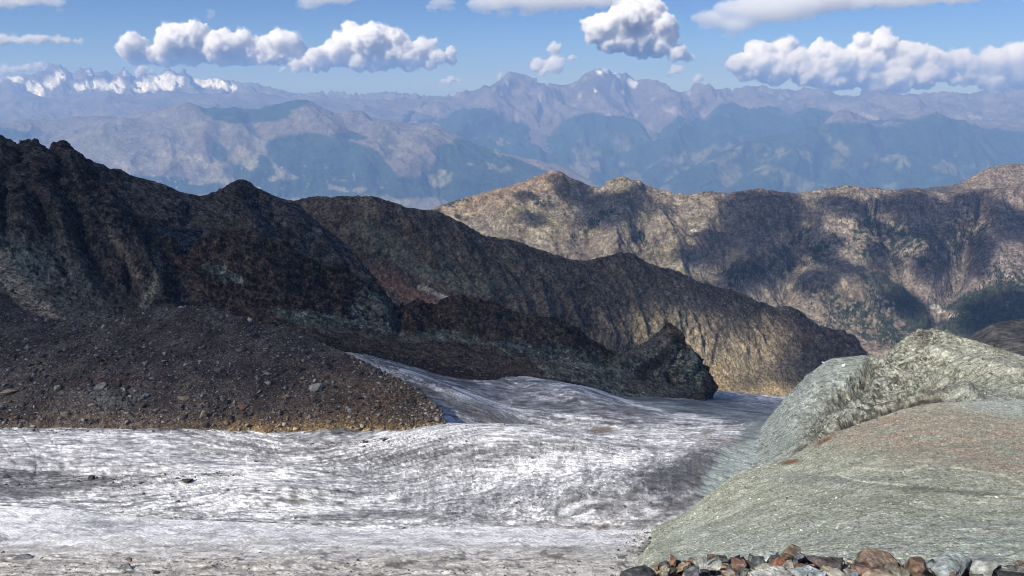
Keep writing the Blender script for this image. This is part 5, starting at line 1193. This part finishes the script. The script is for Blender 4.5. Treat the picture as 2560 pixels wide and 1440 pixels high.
P_, idx, rs = sample(g_ice2, 4500, sst(1375, 1440, g_ice2.py) * sst(-.1, .25, fbm(g_ice2.P, 5, 3, 240)) + 1.6 * blob(g_ice2.px, g_ice2.py, 1630, 1370, 70, 60, 0, .6) + .002, 19)
sz = (P_[:, 1] / F) * np.clip(rs.pareto(2.4, len(P_)) * 1.2 + .9, .9, 7)
scatter('gravel', P_, sz, pal(rs, len(P_), [[.12, .11, .08], [.22, .20, .16], [.06, .055, .05], [.30, .28, .22]], [4, 3, 3, 2]), M_BOULD, 20, flat=.45)
# named boulders on the moraine and the ice: found by walking the sheet for the nearest point
def on(g, x, y):
    ok = (g.v >= 0)
    dd = np.where(ok, (g.px - x) ** 2 + (g.py - y) ** 2, 1e12)
    k = np.unravel_index(np.argmin(dd), dd.shape)
    return g.P[k]
GREY, PALE, RUST, BLUE, DARK, TAN = [.17,.17,.165], [.33,.32,.27], [.22,.13,.08], [.21,.245,.255], [.06,.055,.055], [.30,.24,.16]
BL = [
 (g_mor,252,970,26,15,PALE,'large pale boulder near the left part of the moraine'),
 (g_mor,147,973,20,13,PALE,'light grey leaning slab left of the large pale moraine boulder'),
 (g_mor,20,981,44,8,TAN,'long flat pale slab with a dark gap beneath at the left edge'),
 (g_mor,84,939,12,9,BLUE,'small bluish stone high on the moraine near the left edge'),
 (g_mor,361,991,20,9,BLUE,'flat bluish boulder in the middle of the moraine left half'),
 (g_mor,462,999,26,9,TAN,'flat tan boulder just above the ice by the moraine bend'),
 (g_mor,161,1041,18,13,TAN,'pale tan boulder close above the ice edge at left'),
 (g_mor,508,1043,16,20,TAN,'upright yellowish boulder at the moraine edge above the ice'),
 (g_mor,514,1066,18,8,DARK,'dark boulder lying at the ice edge under the upright yellowish one'),
 (g_mor,258,912,12,9,RUST,'rusty orange boulder above the large pale moraine boulder'),
 (g_mor,547,928,20,10,GREY,'grey slanted boulder in the upper middle moraine'),
 (g_mor,448,1016,22,8,GREY,'low grey boulder just below the flat tan boulder'),
 (g_mor,663,934,13,7,TAN,'small bright tan block on the middle of the moraine'),
 (g_mor,645,948,10,8,BLUE,'small pale blue stone beside the bright tan block'),
 (g_mor,790,974,36,14,PALE,'big whitish grey boulder in the middle of the moraine right half'),
 (g_mor,816,957,10,9,PALE,'small pale stone above the big whitish boulder'),
 (g_mor,604,1021,28,9,RUST,'long pinkish brown slab lying on the lower moraine'),
 (g_mor,584,1008,12,9,TAN,'small olive tan stone behind the long pinkish slab'),
 (g_mor,945,1019,15,14,RUST,'orange brown boulder near the right tip of the moraine'),
 (g_mor,873,1027,16,10,BLUE,'bluish grey boulder left of the orange brown one'),
 (g_mor,900,996,13,11,DARK,'blackish boulder above the bluish grey one on the moraine tip'),
 (g_mor,874,981,9,6,PALE,'tiny pale stone between whitish boulder and moraine crest'),
 (g_mor,1024,984,10,8,RUST,'small rust coloured stone on the right moraine crest'),
 (g_mor,302,874,16,7,GREY,'flat grey boulder high on the moraine below the crags'),
 (g_mor,434,862,18,6,GREY,'thin grey slab near the top of the moraine'),
 (g_ice,914,1107,14,8,DARK,'dark boulder resting on the white ice below the moraine tip'),
 (g_ice,962,1100,12,6,DARK,'small dark stone on the ice right of the moraine tip boulder'),
 (g_ice,229,1199,14,12,DARK,'dark reddish boulder on the dirty ice band at left'),
 (g_ice,401,1190,26,7,DARK,'long dark stone in the middle of the dirty ice band'),
 (g_ice,465,1204,26,6,DARK,'flat dark stone at the right end of the dirty ice band'),
 (g_ice,20,1192,24,6,DARK,'dark flat stone on the ice at the left edge'),
 (g_ice,359,1236,9,5,DARK,'tiny dark stone alone on clean white ice'),
 (g_e2,2108,914,11,6,[.82,.81,.78],'small bright white block on the green crest'),
 (g_ice2,310,1422,44,9,GREY,'dark grey slab in the dusty ice at the bottom left'),
 (g_ice2,65,1397,60,6,GREY,'long thin grey slab bedded in the near ice at left'),
 (g_ice2,320,1399,26,6,[.17,.12,.09],'brown stone pair beside a crack in the near ice'),
 (g_ice2,392,1434,22,6,DARK,'small black stone at the bottom edge of the near ice'),
 (g_ice2,508,1399,14,6,[.14,.14,.10],'small olive stone under a long pale ice step'),
 (g_ice2,8,1382,14,7,DARK,'small black stone on the near ice at the left edge'),
]
for i, (g, x, y, w_, h_, col, lab) in enumerate(BL):
    p = on(g, x, y); k = p[1] / F / .93
    W, H = w_ * k * 1.1, h_ * k * (.8 if g is g_ice2 else 1.15)
    if g is g_ice2: p = p - np.array([0, 0, H * .3])
    rock('boulder', lab, 'boulder', (p[0], p[1], p[2] + H * .18), (W, W * .8, H), (0, .12 * math.sin(i * 2.1), .3 * math.sin(i)), np.array(col) * .85, M_BOULD, 100 + i, 3, cuts=8, lo=.3, hi=.7, rough=.08)

# trees on the sunlit ridge
X, Y = g_d.px, g_d.py
wd = np.zeros_like(X)
for b in [(2260,610,150,60,25),(2030,640,110,26,-28),(1860,680,110,34,-25),(2130,770,160,34,22),(2240,770,90,40,25),(2220,830,150,40,10),(2480,790,150,90,-10),(2560,740,120,80,0),(2400,590,90,50,-30),(1480,560,70,12,-35),(1600,590,60,10,55)]:
    wd = np.maximum(wd, blob(X, Y, *b, .6))
P_, idx, rs = sample(g_d, 5200, wd ** 2 * sst(-.1, .2, fbm(g_d.P, 90, 3, 220)) + 1e-4, 13)
n = len(P_); a = np.linspace(0, 2 * np.pi, 6)[:-1]
h = rs.uniform(8, 17, n); r = h * .24
ring = np.stack([np.cos(a), np.sin(a)], -1)
V = np.zeros((n, 6, 3)); V[:, :5, :2] = P_[:, None, :2] + ring[None] * r[:, None, None]; V[:, :5, 2] = (P_[:, 2] + 0.5)[:, None]
V[:, 5] = P_; V[:, 5, 2] += h
Fc = np.array([[i, (i + 1) % 5, 5] for i in range(5)])[None] + (np.arange(n) * 6)[:, None, None]
tag(mesh_from('conifer_wood', V.reshape(-1, 3), Fc.reshape(-1, 3), M_MID, np.repeat(pal(rs, n, [[.03, .045, .028], [.045, .06, .032]], [2, 1]), 6, 0), smooth=False), kind='stuff')

# ------------------------------------------------------------------ rocks at the photographer's feet
M_NEAR = ground_mat('near_rubble', .05, .015, .4, .4, .8, .01)
def h_fg(g): return .035 * fbm(g.P, .16, 4, 231, .6, 'b') + .02 * fbm(g.P, .6, 3, 232) - .25 * sst(1600, 1540, g.cpx)
def c_fg(g): return mix([.12, .105, .085], [.28, .26, .21], sst(-.3, .3, fbm(g.P, .12, 4, 233)))
g_fg = sheet('summit_ground', [
  [(1480,1475,3.6),(1600,1448,3.6),(1660,1426,3.6),(1750,1415,3.65),(1900,1405,3.7),(2000,1402,3.7),(2100,1410,3.7),(2200,1414,3.7),(2300,1426,3.65),(2400,1432,3.6),(2560,1430,3.6),(2890,1430,3.6)],
  [(1480,1540,3.0),(2890,1530,3.0)], [(1480,1700,2.4),(2890,1700,2.4)]], M_NEAR, h_fg, c_fg, x0=1480, rx=6, ry=5, back=[(.25,-.35,4),(.6,-1.6,4)],
  label='stony ground at the viewer\'s feet in the bottom right corner', cat='ground')
FG = [
 (1642,1411,28,24,3.6,[.30,.22,.13],'squat tan block furthest left among the foreground rocks',0),
 (1664,1399,13,16,3.65,[.22,.24,.25],'little blue grey stone tucked left of the upright reddish rock',0),
 (1680,1394,20,34,3.6,[.34,.18,.10],'upright reddish brown rock standing proud of its neighbours',0),
 (1703,1411,50,26,3.5,[.36,.24,.14],'orange tan slab leaning right of the upright reddish rock',-.25),
 (1668,1416,24,14,3.4,[.38,.36,.28],'small beige stone below the upright reddish rock',0),
 (1661,1434,22,26,3.2,[.36,.33,.26],'beige wedge standing at the bottom edge left',0),
 (1602,1434,100,22,3.1,[.085,.09,.10],'long dark slate slab in the bottom left of the rock pile',.05),
 (1750,1410,46,40,3.45,[.34,.37,.34],'pale green grey block with a sloping left side',-.5),
 (1778,1405,34,48,3.4,[.40,.43,.40],'tall pale green grey block beside its sloping twin',.5),
 (1781,1391,34,30,3.65,[.24,.19,.13],'olive brown block behind the tall pale green one',0),
 (1808,1392,34,18,3.6,[.08,.085,.08],'blackish stone between olive and rusty blocks',0),
 (1838,1400,42,34,3.5,[.30,.17,.12],'rusty brown block with a notched top',.2),
 (1730,1430,46,14,3.2,[.16,.17,.19],'thin slate blade above a black hollow',-.2),
 (1822,1428,44,30,3.2,[.36,.30,.24],'pinkish beige slab leaning to the left',-.5),
 (1745,1438,22,12,3.1,[.44,.42,.32],'small cream stone at the bottom edge',0),
 (1860,1424,36,30,3.2,[.17,.18,.16],'dark green grey block beside the pinkish slab',0),
 (1893,1396,34,18,3.55,[.11,.14,.15],'dark teal stone in front of the flat pale slab',0),
 (1922,1385,56,18,3.7,[.44,.50,.49],'flat pale blue green slab behind the dark stones',0),
 (1930,1396,60,22,3.6,[.12,.125,.13],'long dark low rock under the flat pale slab',0),
 (1973,1382,52,36,3.6,[.27,.20,.14],'rounded brown boulder with a weathered skin',0),
 (1996,1388,34,34,3.55,[.20,.24,.28],'blue grey block at the right of the rounded brown boulder',0),
 (1955,1403,40,20,3.45,[.38,.15,.08],'bright rusty red stone below the rounded brown boulder',0),
 (1912,1420,58,28,3.3,[.47,.44,.31],'pale yellow pyramid shaped stone',0),
 (1882,1427,30,18,3.2,[.42,.42,.34],'small pale stone left of the yellow pyramid',0),
 (1972,1414,32,34,3.3,[.33,.30,.24],'grey tan wedge leaning against the orange stones',-.6),
 (2008,1419,44,18,3.3,[.45,.24,.12],'crumbly orange stone right of the leaning wedge',0),
 (1926,1441,110,18,3.05,[.50,.50,.43],'broad cream slab along the bottom edge',0),
 (2020,1438,86,20,3.1,[.33,.40,.42],'pale teal slab along the bottom edge',0),
 (2076,1403,96,36,3.5,[.15,.12,.115],'large dark purple brown block sloping to the right',.22),
 (2070,1427,66,18,3.25,[.47,.36,.20],'cream and orange stone under the dark purple block',.1),
 (2100,1440,70,14,3.1,[.44,.46,.38],'pale flat stone under the dark purple block at the edge',0),
 (2178,1398,110,28,3.6,[.25,.18,.14],'wide brown layered slab with a rounded top',0),
 (2156,1415,70,22,3.4,[.40,.23,.16],'cracked pink brown slab in front of the layered slab',0),
 (2196,1430,70,20,3.2,[.40,.30,.20],'orange cream flake stack in front of the pink slab',0),
 (2136,1432,40,18,3.15,[.28,.32,.33],'small blue grey stone left of the orange flakes',0),
 (2238,1422,44,24,3.35,[.27,.26,.20],'olive grey stone left of the big rusty block',.3),
 (2288,1416,66,50,3.3,[.21,.13,.08],'big dark rusty block standing upright',0),
 (2258,1432,24,40,3.2,[.22,.20,.15],'narrow olive block pressed against the rusty one',0),
 (2368,1419,112,34,3.3,[.32,.38,.38],'large smooth pale blue slab right of the rusty block',0),
 (2450,1412,112,62,3.35,[.38,.41,.38],'biggest mottled whitish boulder near the right corner',0),
 (2512,1428,60,22,3.3,[.36,.38,.33],'grey green slab right of the biggest whitish boulder',.1),
 (2536,1436,66,18,3.1,[.07,.07,.065],'black hollow edged rock in the bottom right corner',0),
 (2556,1420,50,20,3.5,[.33,.33,.27],'olive pale stone at the right edge',0),
]
for i, (x, y, w_, h_, d, col, lab, tilt) in enumerate(FG):
    d = float(d)
    p = unproject(x, y + 7, d); k = np.linalg.norm(p) / F
    rock('rock', lab, 'rock', tuple(p), (w_ * k * .95, w_ * k * .8, h_ * k * .9), (.15 * math.sin(i * 1.7), tilt, .25 * math.sin(i * 2.3)), (np.array(col) * .75 + np.mean(col) * .25) * (.66 if np.mean(col) > .33 else .6), M_STONE, 300 + i, 4, rough=.07, lo=.26, hi=.62, cuts=9)
# more small stones wedged between the named ones
kinds = []
for i in range(6):
    V, Fc = rock_mesh(700 + i, (1, .8, .7), 3, rough=.06, lo=.26, hi=.62, cuts=9)
    base = np.array([[.20, .14, .10], [.13, .12, .11], [.24, .20, .15], [.17, .18, .17], [.26, .15, .09], [.10, .09, .085]][i])
    nn = fbm(V + i, .35, 4, i + 60, .65)
    o = mesh_from('rock', V, Fc, M_STONE, mix(base * .5, base * 1.1, sst(-.3, .3, nn)), smooth=False); kinds.append(o)
rs = np.random.RandomState(77)
lab = 'small angular brown or grey stone wedged in the rubble strip at the bottom right'
for i in range(110):
    x = rs.uniform(1600, 2556); yb = 1402 + rs.uniform(0, 38); d = 3.62 - (yb - 1402) * .011 + rs.uniform(-.03, .03)
    o = kinds[i] if i < 6 else kinds[rs.randint(6)].copy()
    if i >= 6: COL.objects.link(o)
    p = unproject(x, yb + 5, d); s_ = np.linalg.norm(p) / F * rs.uniform(12, 34)
    o.location = tuple(p); o.scale = (s_, s_, s_ * rs.uniform(.6, 1.0)); o.rotation_euler = (rs.uniform(-.4, .4), rs.uniform(-.5, .5), rs.uniform(0, 6.28))
    tag(o, lab, 'rock', 'small stones of the rubble strip', 'thing')
# small broken stone between them
rs = np.random.RandomState(17); n = 4200
P_, idx, rs = sample(g_fg, n, np.ones_like(g_fg.px), 17)
sz = np.clip(rs.pareto(2.5, n) * .016 + .008, .008, .055)
P_[:, 2] += sz * .2
scatter('rubble', P_, sz, pal(rs, n, [[.22, .20, .16], [.11, .095, .08], [.24, .16, .11], [.20, .22, .21], [.06, .06, .06]], [4, 4, 2, 1, 2]), M_STONE, 18, flat=.8)
